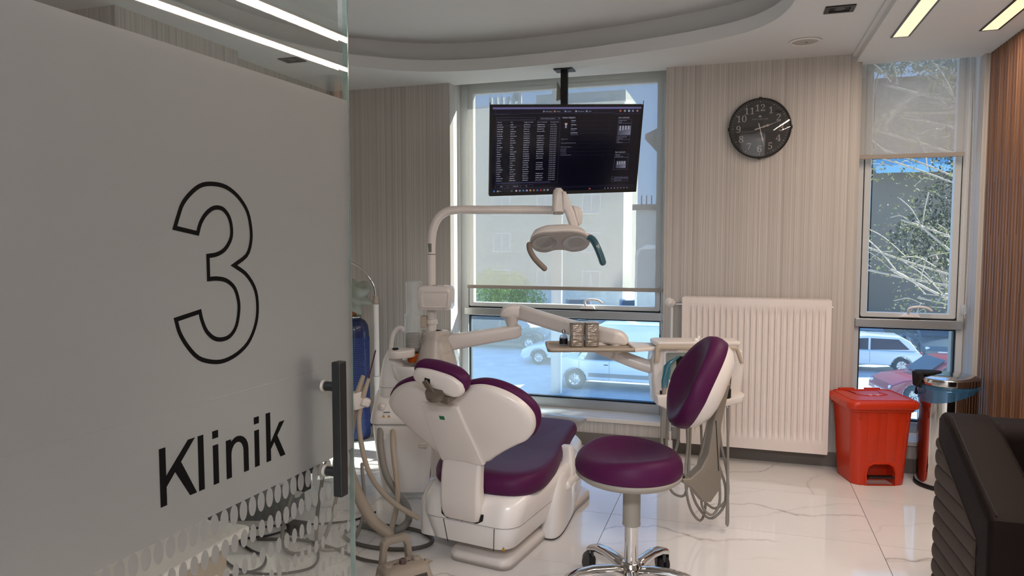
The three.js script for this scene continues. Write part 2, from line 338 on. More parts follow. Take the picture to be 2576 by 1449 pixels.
function tree(name, label, base, blobs, n, mat, s0, s1, trunkH, trunkR, group) {
  const t = thing(name, label, 'tree', base, 0, group);
  mesh('trunk', tube([[0, 0, 0], [0.05, trunkH * 0.5, 0.03], [0, trunkH, 0]], trunkR, 12, 8), M.bark, t);
  mesh('branches', blobs.map(([x, y, z, r]) => tube([[0, trunkH * 0.7, 0], [x * 0.5, (trunkH * 0.7 + y) / 2 + 0.2, z * 0.5], [x, y, z]], trunkR * 0.35, 10, 5)), M.bark, t);
  const spots = []; const tot = blobs.reduce((s, b) => s + b[3] ** 2, 0);
  for (const [x, y, z, r] of blobs) for (let k = 0; k < n * r * r / tot; k++) spots.push(inBlob(x, y, z, r, r * 0.85, r));
  leaves(t, spots, mat, s0, s1);
  return t;
}
// bare tree with pale branches close to the narrow window
{
  const t = thing('bare_branch_tree', 'tree with pale bare branches and sparse leaves close to the narrow window', 'tree', [4.0, ST, -7.4]);
  mesh('trunk', tube([[0, 0, 0], [-0.1, 2.2, 0.05], [0.0, 4.8, 0], [0.1, 8.2, 0]], 0.13, 24, 8), M.barkPale, t);
  const tips = [], br = [];
  for (let k = 0; k < 20; k++) {
    const y0 = rr(3.7, 7.6), up = rr(0.1, 1.3), reach = rr(1.2, 2.6), a = PI + rr(-0.9, 0.9), dx = Math.cos(a), dz = Math.sin(a) * 0.8;
    const p = [0, 0.35, 0.7, 1].map((s) => [dx * reach * s, y0 + up * s + Math.sin(s * 3 + k) * 0.08, dz * reach * s + Math.cos(s * 4 + k) * 0.06]);
    br.push(tube(p, rr(0.008, 0.019), 14, 5));
    for (let q = 0; q < 5; q++) {
      const s = rr(0.3, 1), bx = dx * reach * s, by = y0 + up * s, bz = dz * reach * s, ex = bx + rr(-0.7, 0.2), ey = by + rr(-0.25, 0.6), ez = bz + rr(-0.4, 0.4);
      br.push(tube([[bx, by, bz], [(bx + ex) / 2, (by + ey) / 2 + 0.06, (bz + ez) / 2], [ex, ey, ez]], rr(0.004, 0.010), 8, 4)); tips.push([ex, ey, ez], [(bx + ex) / 2, (by + ey) / 2, (bz + ez) / 2]);
    }
  }
  mesh('branches', br, M.barkPale, t);
  leaves(t, tips.flatMap(([x, y, z]) => Array.from({ length: 16 }, () => [x + rr(-0.2, 0.2), y + rr(-0.2, 0.2), z + rr(-0.2, 0.2)])), M.leafC, 0.035, 0.075);
}
tree('leafy_tree', 'dense green tree behind the bare branches in the narrow window', [4.6, ST, -12.5], [[0.3, 5.6, 0, 1.5], [1.5, 5.2, 0, 1.3], [0.6, 7.2, 0, 1.5], [-0.8, 5.2, 0, 0.8], [1.6, 7.4, 0, 1.5]], 15000, M.leafB, 0.05, 0.11, 4.2, 0.16);
tree('tall_tree', 'tall dark conifer rising above the wall at the top of the narrow window', [6.1, ST, -19.5], [[0, 10.6, 0, 0.9], [-0.55, 11.3, 0, 0.6], [0.5, 11.9, 0, 0.9], [-0.3, 12.3, 0, 0.6], [0.6, 9.6, 0, 0.9]], 3600, M.leafB, 0.08, 0.18, 10, 0.14);
tree('shade_tree', 'broad tree beside the building, right of the narrow window', [5.7, ST, -3.9], [[0, 8.4, 0, 1.55], [0.9, 7.4, 0.3, 1.4], [0.5, 9.6, 0, 1.3], [-0.1, 7.6, -0.5, 1.2]], 6000, M.leafB, 0.16, 0.32, 6.5, 0.18);
tree('roadside_bush', 'bright green bush beside the street under the edge of the wide blind', [-12.4, ST, -33.4], [[0, 1.6, 0, 1.3], [1.2, 1.9, 0, 1.1], [-1.3, 1.7, 0, 1.2], [0.4, 2.7, 0, 1.0], [-0.8, 2.9, 0, 1.0]], 9000, M.leafA, 0.08, 0.16, 1.4, 0.1);
tree('low_tree', 'small grey-green tree on the skyline left of the conifer', [4.2, ST, -24.4], [[0.2, 11.7, 0, 0.45], [0.9, 11.5, 0, 0.5], [1.5, 11.9, 0, 0.5], [0.55, 12.1, 0.1, 0.3], [2.0, 11.6, 0, 0.5]], 1800, M.leafC, 0.07, 0.15, 11, 0.07);
// utility pole
{
  const t = thing('utility_pole', 'pale concrete utility pole standing in front of the white van', 'pole', [-5.94, ST, -19.2]);
  mesh('shaft', cyl(0.20, 0.17, [0, 0, 0], [0, 16, 0], 20), std(0xb3aaa0, 0.8), t);
  mesh('collar', [lathe([[0.17, 12.4], [0.24, 12.42], [0.24, 12.6], [0.17, 12.62]], 16)], M.greyPlastic, t);
  mesh('conduit', cyl(0.03, 0.03, [0.19, 0, 0.08], [0.18, 9, 0.08], 8), std(0xe8e6e0, 0.6), t);
}
// street lamp seen through the blind
{
  const t = thing('street_lamp', 'small white street lamp with a flat head, faint through the wide blind', 'street lamp', [-4.05, ST, -25.2]);
  mesh('pole', tube([[0, 0, 0], [0, 4.2, 0], [0.02, 4.75, 0], [0.2, 4.95, 0], [0.35, 4.98, 0]], 0.05, 24, 8), std(0xe5e5e2, 0.5), t);
  mesh('lamp_head', box(0.3, 0.85, 4.9, 5.1, -0.12, 0.12, 0.04), std(0xe5e5e2, 0.5), t);
}
// houses
M.facade = std(0xffffff, 0.9, { map: tex(256, 256, (u, v) => { const k = (fbm(u * 8, v * 8, 8, 4, 14) - 0.5) * 26; return [clamp(190 + k), clamp(194 + k), clamp(186 + k)]; }, true, [0.3, 0.3]) });
M.glassDark = std(0x2b3640, 0.15);
M.roof = std(0x5d5048, 0.85);
{
  const h = thing('apartment_house', 'pale plastered apartment house across the street behind the wide blind', 'building', [-18, ST, -51]);
  mesh('wall', boxUV(box(-16, 9.4, 0, 15.9, -8, 0)), M.facade, h);
  mesh('upper_block', boxUV(box(2.2, 9.4, 15.9, 16.9, -7, -0.6)), M.facade, h);
  mesh('parapet', box(-16.1, 2.2, 15.9, 16.2, -0.3, 0.05), M.white, h);
  const winPane = std(0xa9b6ba, 0.2);
  for (let f = 0; f < 5; f++) for (let k = 0; k < 6; k++) {
    const x = -11.6 + k * 3.7, y = 1.3 + f * 3.0; const w = new THREE.Group(); w.name = 'house_window'; w.position.set(x, y, 0); h.add(w);
    for (const q of [[-0.75, 0.75, 1.5, 1.6, 0, 0.06], [-0.75, 0.75, 0, 0.1, 0, 0.12], [-0.75, -0.66, 0.1, 1.5, 0, 0.06], [0.66, 0.75, 0.1, 1.5, 0, 0.06], [-0.04, 0.04, 0.1, 1.5, 0.02, 0.06]]) mesh('window_frame', box(...q), M.white, w);
    mesh('window_pane', box(-0.66, 0.66, 0.1, 1.5, 0.005, 0.02), winPane, w);
  }
  for (let k = 0; k < 6; k++) mesh('baluster', box(-1.6 + k * 0.5, -1.35 + k * 0.5, 16.2, 16.8, -0.2, 0.05, 0.02, 1), M.facade, h);
  const d = thing('satellite_dish', 'round satellite dish with a mast on the roof of the pale apartment house', 'satellite dish', [-17.2, ST + 16.3, -51.2]);
  mesh('bowl', at(lathe([[0.001, 0], [0.3, 0.05], [0.5, 0.14], [0.56, 0.2], [0.55, 0.21], [0.3, 0.065], [0.001, 0.015]], 24), 0, 0.45, 0, 1.2, -0.5, 0), std(0xc9c9c4, 0.6), d);
  mesh('mast', [cyl(0.03, 0.03, [-0.05, 0, -0.1], [-0.05, 0.6, -0.1], 8), cyl(0.018, 0.012, [-0.3, 0, -0.1], [-0.3, 2.1, -0.1], 6)], M.steel, d);
}
{
  const h = thing('gabled_house', 'house with a sloping roof at the right of the wide blind', 'building', [-1.5, ST, -28.5]);
  mesh('wall', boxUV(box(-2.9, 3.4, 0, 6.7, -6, 1)), M.facade, h);
  mesh('upper_wall', boxUV(ext([[-1.85, 6.7], [3.4, 6.7], [3.4, 11.2], [1.2, 11.2], [-1.85, 9.95]], 6).translate(0, 0, -5.2)), M.facade, h);
  mesh('roof', ext([[-2.5, 9.65], [1.2, 11.25], [3.5, 11.25], [3.5, 11.45], [1.15, 11.45], [-2.5, 9.87]], 6.8, 0.03).translate(0, 0, -5.4), M.roof, h);
  mesh('cornice', box(-3.05, 3.4, 6.6, 6.85, 0.9, 1.15), M.roof, h);
  for (let k = 0; k < 6; k++) mesh('railing_post', box(-2.7 + k * 0.22, -2.65 + k * 0.22, 6.85, 7.25, 0.9, 0.96), M.roof, h);
  for (const x of [-1.2, 0.9]) { const w = new THREE.Group(); w.name = 'house_window'; w.position.set(x, 3.6, 1); h.add(w); mesh('window_frame', [box(-0.6, 0.6, 0, 0.08, 0, 0.06), box(-0.6, 0.6, 1.3, 1.4, 0, 0.06), box(-0.6, -0.52, 0, 1.4, 0, 0.06), box(0.52, 0.6, 0, 1.4, 0, 0.06)], M.facade, w); mesh('window_pane', box(-0.52, 0.52, 0.08, 1.3, 0, 0.02), M.glassDark, w); }
}
{
  const h = thing('pale_house', 'pale house wall at the left edge of the narrow blind', 'building', [5.2, ST, -40]);
  mesh('wall', boxUV(box(-2.2, 1.78, 0, 14.3, -6, 0)), M.facade, h);
  mesh('parapet', box(-2.3, 1.78, 14.3, 14.5, -6, 0.15), M.white, h);
  const g = thing('garden_building', 'low dark building behind the trees in the narrow window', 'building', [11.4, ST, -40]);
  mesh('wall', boxUV(box(-4.35, 8, 0, 14.0, -6, 0)), std(0x7d776c, 0.9), g);
  mesh('coping', box(-4.38, 8, 14.0, 14.2, -6, 0.15), M.roof, g);
  mesh('chimney', box(0.2, 1.1, 14.2, 16.2, -1.2, -0.5), M.roof, g);
  const a = thing('shop_awning', 'pale blue awning under the narrow blind behind the branches', 'awning', [11.4, ST + 9.55, -39.84]);
  mesh('canopy', ext([[0, 0], [1.2, -0.45], [1.22, -0.85], [0, -0.4]], 11).rotateY(-PI / 2).translate(6.6, 0.2, 0), std(0x86b6cf, 0.7), a);
}
// cars
function car(name, label, paint, pos, turn, P = {}) {
  const { L = 4.1, W = 1.72, H = 1.47, hood = 0.78, van = false, rail = false, wheelR = 0.31, rimN = 8 } = P;
  const t = thing(name, label, 'car', pos, turn, P.group), pm = phys(paint, 0.35, { clearcoat: 1, clearcoatRoughness: 0.05 }), x1 = L / 2, belt = van ? 1.05 : 0.88;
  const fx = x1 - 0.78, rx = -x1 + 0.72, ar = wheelR + 0.07, g0 = 0.2;
  const arch = (cx) => Array.from({ length: 9 }, (_, i) => { const a = PI * i / 8; return [cx + ar * Math.cos(a), Math.max(g0, wheelR + ar * Math.sin(a) * 0.98)]; });
  const low = [[x1 - 0.12, g0], ...arch(fx), ...arch(rx), [-x1 + 0.15, g0], [-x1, 0.38], [-x1 + 0.02, belt - 0.1], [-x1 + 0.12, belt], [x1 - (van ? 0.75 : 1.15), belt + 0.02], [x1 - 0.4, hood], [x1 - 0.08, hood - 0.14], [x1, hood - 0.32], [x1 - 0.02, 0.36]];
  mesh('body', soft(at(ext(low, W, 0.07, false, [], 64, 3), 0, 0, -W / 2), 0.5), pm, t);
  const wA = x1 - (van ? 0.85 : 1.1), top = van ? [[wA, belt], [wA - 0.75, H - 0.06], [wA - 1.0, H], [-x1 + 0.12, H], [-x1 + 0.06, belt]] : [[wA, belt], [wA - 0.72, H - 0.05], [wA - 1.05, H], [-x1 + 0.75, H - 0.03], [-x1 + 0.42, H - 0.2], [-x1 + 0.13, belt]];
  mesh('cabin', soft(at(ext(top, W - 0.2, 0.07, false, [], 64, 3), 0, 0, -W / 2 + 0.1), 0.5), pm, t);
  const hw = W / 2 - 0.1, gm = M.glassDark;
  const side = van ? [[[wA - 0.28, belt + 0.03], [wA - 0.8, H - 0.14], [wA - 1.25, H - 0.14], [wA - 1.25, belt + 0.03]]] : [[[wA - 0.22, belt + 0.03], [wA - 0.8, H - 0.12], [wA - 1.12, H - 0.1], [wA - 1.12, belt + 0.03]], [[wA - 1.2, belt + 0.03], [wA - 1.2, H - 0.1], [-x1 + 0.85, H - 0.12], [-x1 + 0.45, belt + 0.08]]];
  for (const s of [1, -1]) for (const q of side) mesh('side_window', at(ext(q, 0.02), 0, 0, s > 0 ? hw - 0.012 : -hw - 0.008), gm, t);
  const a = Math.atan2(H - 0.05 - belt, 0.72);
  mesh('windshield', at(cbox(Math.hypot(0.6, H - belt - 0.12), 0.02, W - 0.42, 0.008), wA - 0.34, belt + (H - belt) * 0.5 + 0.02, 0, 0, 0, -a), gm, t);
  mesh('rear_window', at(cbox(0.03, (H - belt) * 0.6, W - 0.5, 0.01), -x1 + (van ? 0.08 : 0.235), belt + (H - belt) * 0.52, 0, 0, 0, van ? 0 : -0.46), gm, t);
  for (const s of [1, -1]) {
    mesh('headlight', at(cbox(0.3, 0.13, 0.26, 0.05), x1 - 0.17, hood - 0.2, s * (W / 2 - 0.2), 0, s * 0.35, -0.4), std(0xe9eef2, 0.1), t);
    mesh('tail_light', at(cbox(0.12, 0.24, 0.16, 0.03), -x1 + 0.07, belt - 0.12, s * (W / 2 - 0.12)), std(0xb3141b, 0.25), t);
    mesh('mirror', cbox(0.16, 0.13, 0.2, 0.05).translate(wA - 0.22, belt + 0.09, s * (W / 2 + 0.02)), pm, t);
    mesh('door_handle', [cbox(0.16, 0.03, 0.03, 0.01).translate(wA - 1.05, belt - 0.13, s * (W / 2 + 0.005))], van ? M.darkGrey : pm, t);
    for (const x of [fx, rx]) {
      const wh = mesh('wheel', at(lathe([[wheelR * 0.62, -0.09], [wheelR * 0.95, -0.1], [wheelR, -0.07], [wheelR, 0.07], [wheelR * 0.95, 0.1], [wheelR * 0.62, 0.09]], 28), x, wheelR, s * (W / 2 - 0.11), PI / 2), M.blackMatt, t);
      mesh('rim', [at(lathe([[0.001, 0.02], [wheelR * 0.2, 0.04], [wheelR * 0.22, 0.0], [wheelR * 0.6, -0.02], [wheelR * 0.64, 0.06]], 24), x, wheelR, s * (W / 2 - 0.075), s * PI / 2), ...Array.from({ length: rimN }, (_, k) => at(cbox(wheelR * 0.12, wheelR * 0.42, 0.03), x + Math.sin(k * 2 * PI / rimN) * wheelR * 0.4, wheelR + Math.cos(k * 2 * PI / rimN) * wheelR * 0.4, s * (W / 2 - 0.05), 0, 0, -k * 2 * PI / rimN))], M.steel, wh);
    }
  }
  for (const q of [[x1 - 0.12, x1 + 0.03, 0.3, 0.46], [-x1 - 0.03, -x1 + 0.12, 0.32, 0.48]]) mesh('bumper', box(...q, -W / 2 + 0.1, W / 2 - 0.1, 0.03), van ? M.darkGrey : pm, t);
  for (const q of [1, -1]) for (const x of [wA - 0.1, wA - 1.17]) mesh('side_seam', box(x, x + 0.01, 0.4, belt - 0.02, q * (W / 2 - 0.003) - 0.004, q * (W / 2 - 0.003) + 0.004), M.darkGrey, t);
  if (van) for (const q of [1, -1]) mesh('side_moulding', box(-x1 + 1.2, fx - 0.5, 0.48, 0.62, q * W / 2 - 0.011, q * W / 2 + 0.011), M.greyPlastic, t);
  for (const [x, y] of [[x1 + 0.032, 0.38], [-x1 - 0.032, 0.5]]) mesh('number_plate', box(x - 0.004, x + 0.004, y - 0.05, y + 0.05, -0.26, 0.26), M.white, t);
  return t;
}
const LEFTWARD = PI;                                   // +x of the car points to -x
car('van', 'white delivery van parked behind the concrete pole', 0xe4e8ea, [-3.55, ST, -20.9], LEFTWARD, { L: 5.4, W: 1.95, H: 2.35, hood: 1.12, van: true, wheelR: 0.35 });
car('parked_car', 'small white car with its front wheel left of the concrete pole', 0xe4e8ea, [-6.75, ST, -25.2], LEFTWARD, { L: 4.1 });
car('parked_car', 'black car parked behind the white car, left in the wide window', 0x14181d, [-11.0, ST, -28.9], LEFTWARD + PI, { L: 4.5, H: 1.66, hood: 0.95, wheelR: 0.35, rimN: 5 });
car('parked_car', 'blue car facing the wide window just below the blind', 0x3d5c82, [-6.5, ST, -41.5], -PI / 2 + 0.2, { L: 4.2 });
car('parked_car', 'dark grey car behind the window handle of the wide window', 0x39434d, [-9.9, ST, -41.0], -PI / 2 + 0.3, { L: 4.2 });
car('parked_car', 'dark blue car at the right edge of the wide window below the blind', 0x27374d, [-3.8, ST, -42.0], -PI / 2 + 0.2, { L: 4.2 });
car('parked_car', 'white hatchback in the narrow window, its tail to the right', 0xe8eaea, [4.85, ST, -27.5], LEFTWARD, { L: 4.15 });
car('parked_car', 'red car with its bonnet showing beside the steel bin in the narrow window', 0xa01826, [6.6, ST, -21.9], LEFTWARD + 0.22, { L: 4.3 });
car('parked_car', 'grey car behind the white hatchback, seen above its tail', 0x4a5258, [8.6, ST, -32.6], -PI / 2, { L: 4.3 });
car('parked_car', 'pale blue car low behind the branches in the narrow window', 0x7f95ab, [4.9, ST, -36.0], LEFTWARD, { L: 4.3 });
{
  const t = thing('paved_ramp', 'pale slatted ground cover beside the white hatchback in the narrow window', 'paving', [8.0, ST, -25.0]);
  for (let k = 0; k < 14; k++) mesh('plank', box(-1.2 + k * 0.2, -1.03 + k * 0.2, 0, 0.06, -1.4, 1.4, 0.01, 1), std(0xcfcac2, 0.8), t);
}
// ---------------------------------------------------------------- glass door leaf, opened at a right angle to the window wall
const font = await new FontLoader().loadAsync('fonts/droid/droid_sans_regular.typeface.json');
const fontB = await new FontLoader().loadAsync('fonts/droid/droid_sans_bold.typeface.json');
{
  M.doorGlass = phys(0xf8fbfa, 0, { transmission: 1, thickness: 0, ior: 1.5 });
  M.frost = phys(0xc9c8c6, 0.5, { transmission: 0.9, thickness: 0.001, ior: 1.3, specularIntensity: 0.25 });
  M.frostLow = phys(0xcac9c7, 0.5, { transmission: 0.9, thickness: 0.001, ior: 1.3, specularIntensity: 0.25 });
  M.ink = phys(0x050404, 0.8, { specularIntensity: 0.2 });
  const d = thing('glass_door', 'open frosted glass door leaf with a large outlined 3 and the word Klinik', 'door', [-0.765, 0, 4.438], 86.8 * D2R);
  mesh('glass_pane', box(0, 1.031, 0.012, 2.34, -0.005, 0.005), M.doorGlass, d);
  mesh('polished_edge', box(1.0312, 1.034, 0.012, 2.34, -0.005, 0.005), phys(0x8fa39c, 0.1, { transmission: 0.5, thickness: 0 }), d, 'greenish polished glass edge');
  mesh('frosted_film', box(0.004, 1.029, 1.1272, 1.616, 0.0052, 0.0056), M.frost, d);
  mesh('frosted_film', box(0.004, 1.029, 0.957, 1.127, 0.0052, 0.0056), M.frostLow, d);
  // dots below the film
  const el = new THREE.CylinderGeometry(1, 1, 1, 28); el.rotateX(PI / 2);
  for (let r = 0; r < 8; r++) for (let k = 0; k < 36; k++) {
    const s = 1 - r * 0.095, m = shared('film_dot', el, M.frostLow, d);
    m.position.set(1.0095 - k * 0.02, 0.9415 - r * 0.0437, 0.0054); m.scale.set(0.0081 * s, 0.0158 * s, 0.0004);
  }
  // the 3: one closed contour drawn as a black line
  const seg = [[[0.613,1.373],[0.619,1.388],[0.627,1.405],[0.641,1.420],[0.661,1.433],[0.684,1.437],[0.711,1.434],[0.735,1.421],[0.753,1.401],[0.760,1.377],[0.760,1.356],[0.751,1.335],[0.722,1.319]],
    [[0.722,1.319],[0.748,1.304],[0.767,1.279],[0.771,1.251],[0.766,1.226],[0.749,1.200],[0.723,1.185],[0.694,1.179],[0.671,1.182],[0.648,1.191],[0.628,1.211],[0.615,1.232],[0.610,1.249]],
    [[0.610,1.249],[0.653,1.256]],
    [[0.653,1.256],[0.656,1.244],[0.665,1.226],[0.683,1.213],[0.707,1.213],[0.722,1.225],[0.729,1.245],[0.730,1.263],[0.722,1.285],[0.706,1.297],[0.687,1.301],[0.671,1.301]],
    [[0.671,1.301],[0.671,1.334]],
    [[0.671,1.334],[0.688,1.336],[0.704,1.343],[0.717,1.359],[0.719,1.374],[0.714,1.391],[0.702,1.402],[0.686,1.403],[0.671,1.395],[0.659,1.381],[0.653,1.366]],
    [[0.653,1.366],[0.613,1.373]]];
  const line = [];
  for (const s of seg) {
    if (s.length === 2) { line.push(s[0]); continue; }
    const c = new THREE.CatmullRomCurve3(s.map(([x, y]) => V(x, y, 0)), false, 'centripetal');
    for (let i = 0; i < 40; i++) { const p = c.getPoint(i / 40); line.push([p.x, p.y]); }
  }
  const off = (w) => line.map((p, i) => {
    const a = line[(i + line.length - 1) % line.length], b = line[(i + 1) % line.length];
    let n1 = V(p[1] - a[1], a[0] - p[0], 0).normalize(), n2 = V(b[1] - p[1], p[0] - b[0], 0).normalize(); const m = n1.clone().add(n2).normalize(), k = w / Math.max(0.45, m.dot(n1)); return [p[0] + m.x * k, p[1] + m.y * k];
  });
  const A = off(0.0032), B = off(-0.0032), pos = [];
  for (let i = 0; i < line.length; i++) { const j = (i + 1) % line.length; for (const [p, q, r] of [[A[i], B[i], B[j]], [A[i], B[j], A[j]]]) pos.push(p[0], p[1], 0, r[0], r[1], 0, q[0], q[1], 0); }
  const g3 = new THREE.BufferGeometry(); g3.setAttribute('position', new THREE.Float32BufferAttribute(pos, 3)); g3.computeVertexNormals();
  const nrm = g3.attributes.normal; for (let i = 0; i < nrm.count; i++) nrm.setXYZ(i, 0, 0, 1);
  M.ink.side = THREE.DoubleSide;
  mesh('numeral', g3.translate(0, 0, 0.0060), M.ink, d, 'black outlined numeral 3');
  // the word, letter by letter
  const word = 'Klinik', size = 0.077 / 0.715, adv = [0, 0.067, 0.095, 0.121, 0.182, 0.209], st = 0.0105;
  const rect = (x, y, w, h) => [[x, y], [x + w, y], [x + w, y + h], [x, y + h]];
  const cap = 0.079, xh = 0.058, kk = (H, X, w, arm) => [ext(rect(0, 0, st, H), 0.0004), ext([[st * 0.9, X * 0.30], [st * 0.9, X * 0.49], [w - 0.0125, X], [w, X]], 0.0004), ext([[w * 0.40, X * 0.53], [w * 0.56, X * 0.69], [w + 0.001, 0], [w - 0.0115, 0]], 0.0004).translate(0, 0, 0.00005)];
  const nn = () => { const w = 0.047, o = []; o.push(ext(rect(0, 0, st, xh), 0.0004)); const outer = [], inner = []; for (let i = 0; i <= 10; i++) { const a = PI - PI * i / 10; outer.push([w / 2 + (w / 2) * Math.cos(a) + (i < 5 ? 0.002 : 0), xh - 0.022 + 0.0235 * Math.sin(a)]); inner.push([w / 2 + (w / 2 - st) * Math.cos(a), xh - 0.024 + 0.0165 * Math.sin(a)]); } o.push(ext([...outer, [w, 0], [w - st, 0], ...inner.reverse()], 0.0004).translate(0, 0, 0.00006)); return o; };
  const ii = () => [ext(rect(0, 0, st, xh), 0.0004), ext(rect(-0.0004, cap - 0.011, st + 0.0008, 0.011), 0.0004)];
  const glyph = { K: () => kk(cap, cap, 0.062), l: () => [ext(rect(0, 0, st, cap), 0.0004)], i: ii, n: nn, k: () => kk(cap, xh, 0.045) };
  [...word].forEach((ch, q) => mesh('letter', glyph[ch]().map((g) => g.translate(0.575 + adv[q], 1.001, 0.0057)), M.ink, d));
  // pull handles on both sides
  const pull = (s, x, y0, y1) => {
    const h = new THREE.Group(); h.name = 'pull_handle'; d.add(h);
    mesh('bar', box(x - 0.0105, x + 0.0105, y0, y1, Math.min(s * 0.031, s * 0.049), Math.max(s * 0.031, s * 0.049), 0.002, 1), M.black, h);
    for (const y of [y0 + 0.042, y1 - 0.046]) {
      mesh('standoff', cyl(0.0085, 0.0085, [x, y, s * 0.01], [x, y, s * 0.034], 20), M.black, h);
      mesh('washer', cyl(0.0108, 0.0108, [x, y, s * 0.0062], [x, y, s * 0.0115], 24), phys(0xb9b2a6, 0.4, { transmission: 0.4, thickness: 0 }), h);
    }
  };
  pull(1, 0.937, 0.899, 1.142); pull(-1, 0.937, 0.899, 1.142);
  mesh('hinge', [box(0.0, 0.05, 0.25, 0.33, -0.012, 0.012, 0.002), box(0.0, 0.05, 1.9, 1.98, -0.012, 0.012, 0.002)], M.steel, d);
}
// ---------------------------------------------------------------- blinds
M.screen = phys(0xcfcdc7, 0.95, { transmission: 0.18, thickness: 0, transparent: true, opacity: 0.49, specularIntensity: 0.1 });
M.hem = std(0xa39a90, 0.7);
function blind(x0, x1, yb, ytop, label, chainX, chainY, zc) {
  const t = thing('roller_blind', label, 'blind', [(x0 + x1) / 2, ytop, -0.13]), w = (x1 - x0) / 2, h = ytop - yb;
  mesh('roller', cyl(0.018, 0.018, [-w, -0.028, -0.012], [w, -0.028, -0.012], 20), M.greyPlastic, t);
  mesh('fabric', box(-w + 0.004, w - 0.004, -h + 0.024, -0.025, 0.0, 0.0006), M.screen, t);
  mesh('bottom_bar', box(-w, w, -h, -h + 0.025, -0.006, 0.008, 0.004), M.hem, t);
  mesh('bracket', box(-w - 0.006, -w, -0.055, 0, -0.035, 0.02), M.white, t); mesh('bracket', box(w, w + 0.006, -0.055, 0, -0.035, 0.02), M.white, t);
  const cx = chainX - (x0 + x1) / 2, cy = chainY - ytop, bead = new THREE.SphereGeometry(0.0024, 6, 4), n = Math.round((0.03 - cy) / 0.0068);
  for (const s of [-1, 1]) {
    const list = []; for (let k = 0; k < n; k++) { const b = bead.clone(); b.translate(cx + s * (0.004 + 0.012 * Math.sin(PI * Math.min(1, k / n) * 0.5)) + 0.012 * Math.sin(k / n * 3), -0.03 - k * 0.0068, zc + s * 0.006); list.push(b); }
    const ch = mesh('bead_chain', list, M.white, t); ch.userData.kind = 'stuff';
  }
  mesh('chain_weight', [at(puff(rrect(0.034, 0.062, 0.016), [[0.2, -0.006], [0.85, -0.005], [1, 0], [0.85, 0.005], [0.2, 0.006]], 32), cx + 0.012, cy - 0.005, zc)], phys(0xdfe6e8, 0.1, { transmission: 0.6, thickness: 0 }), t);
}
blind(-1.835, -0.468, 1.018, 2.64, 'wide screen roller blind half drawn over the broad window', -0.470, 0.80, 0.02);
blind(0.668, 1.222, 1.838, 2.64, 'narrow screen roller blind drawn over the top of the tall window', 1.232, 0.96, 0.02);

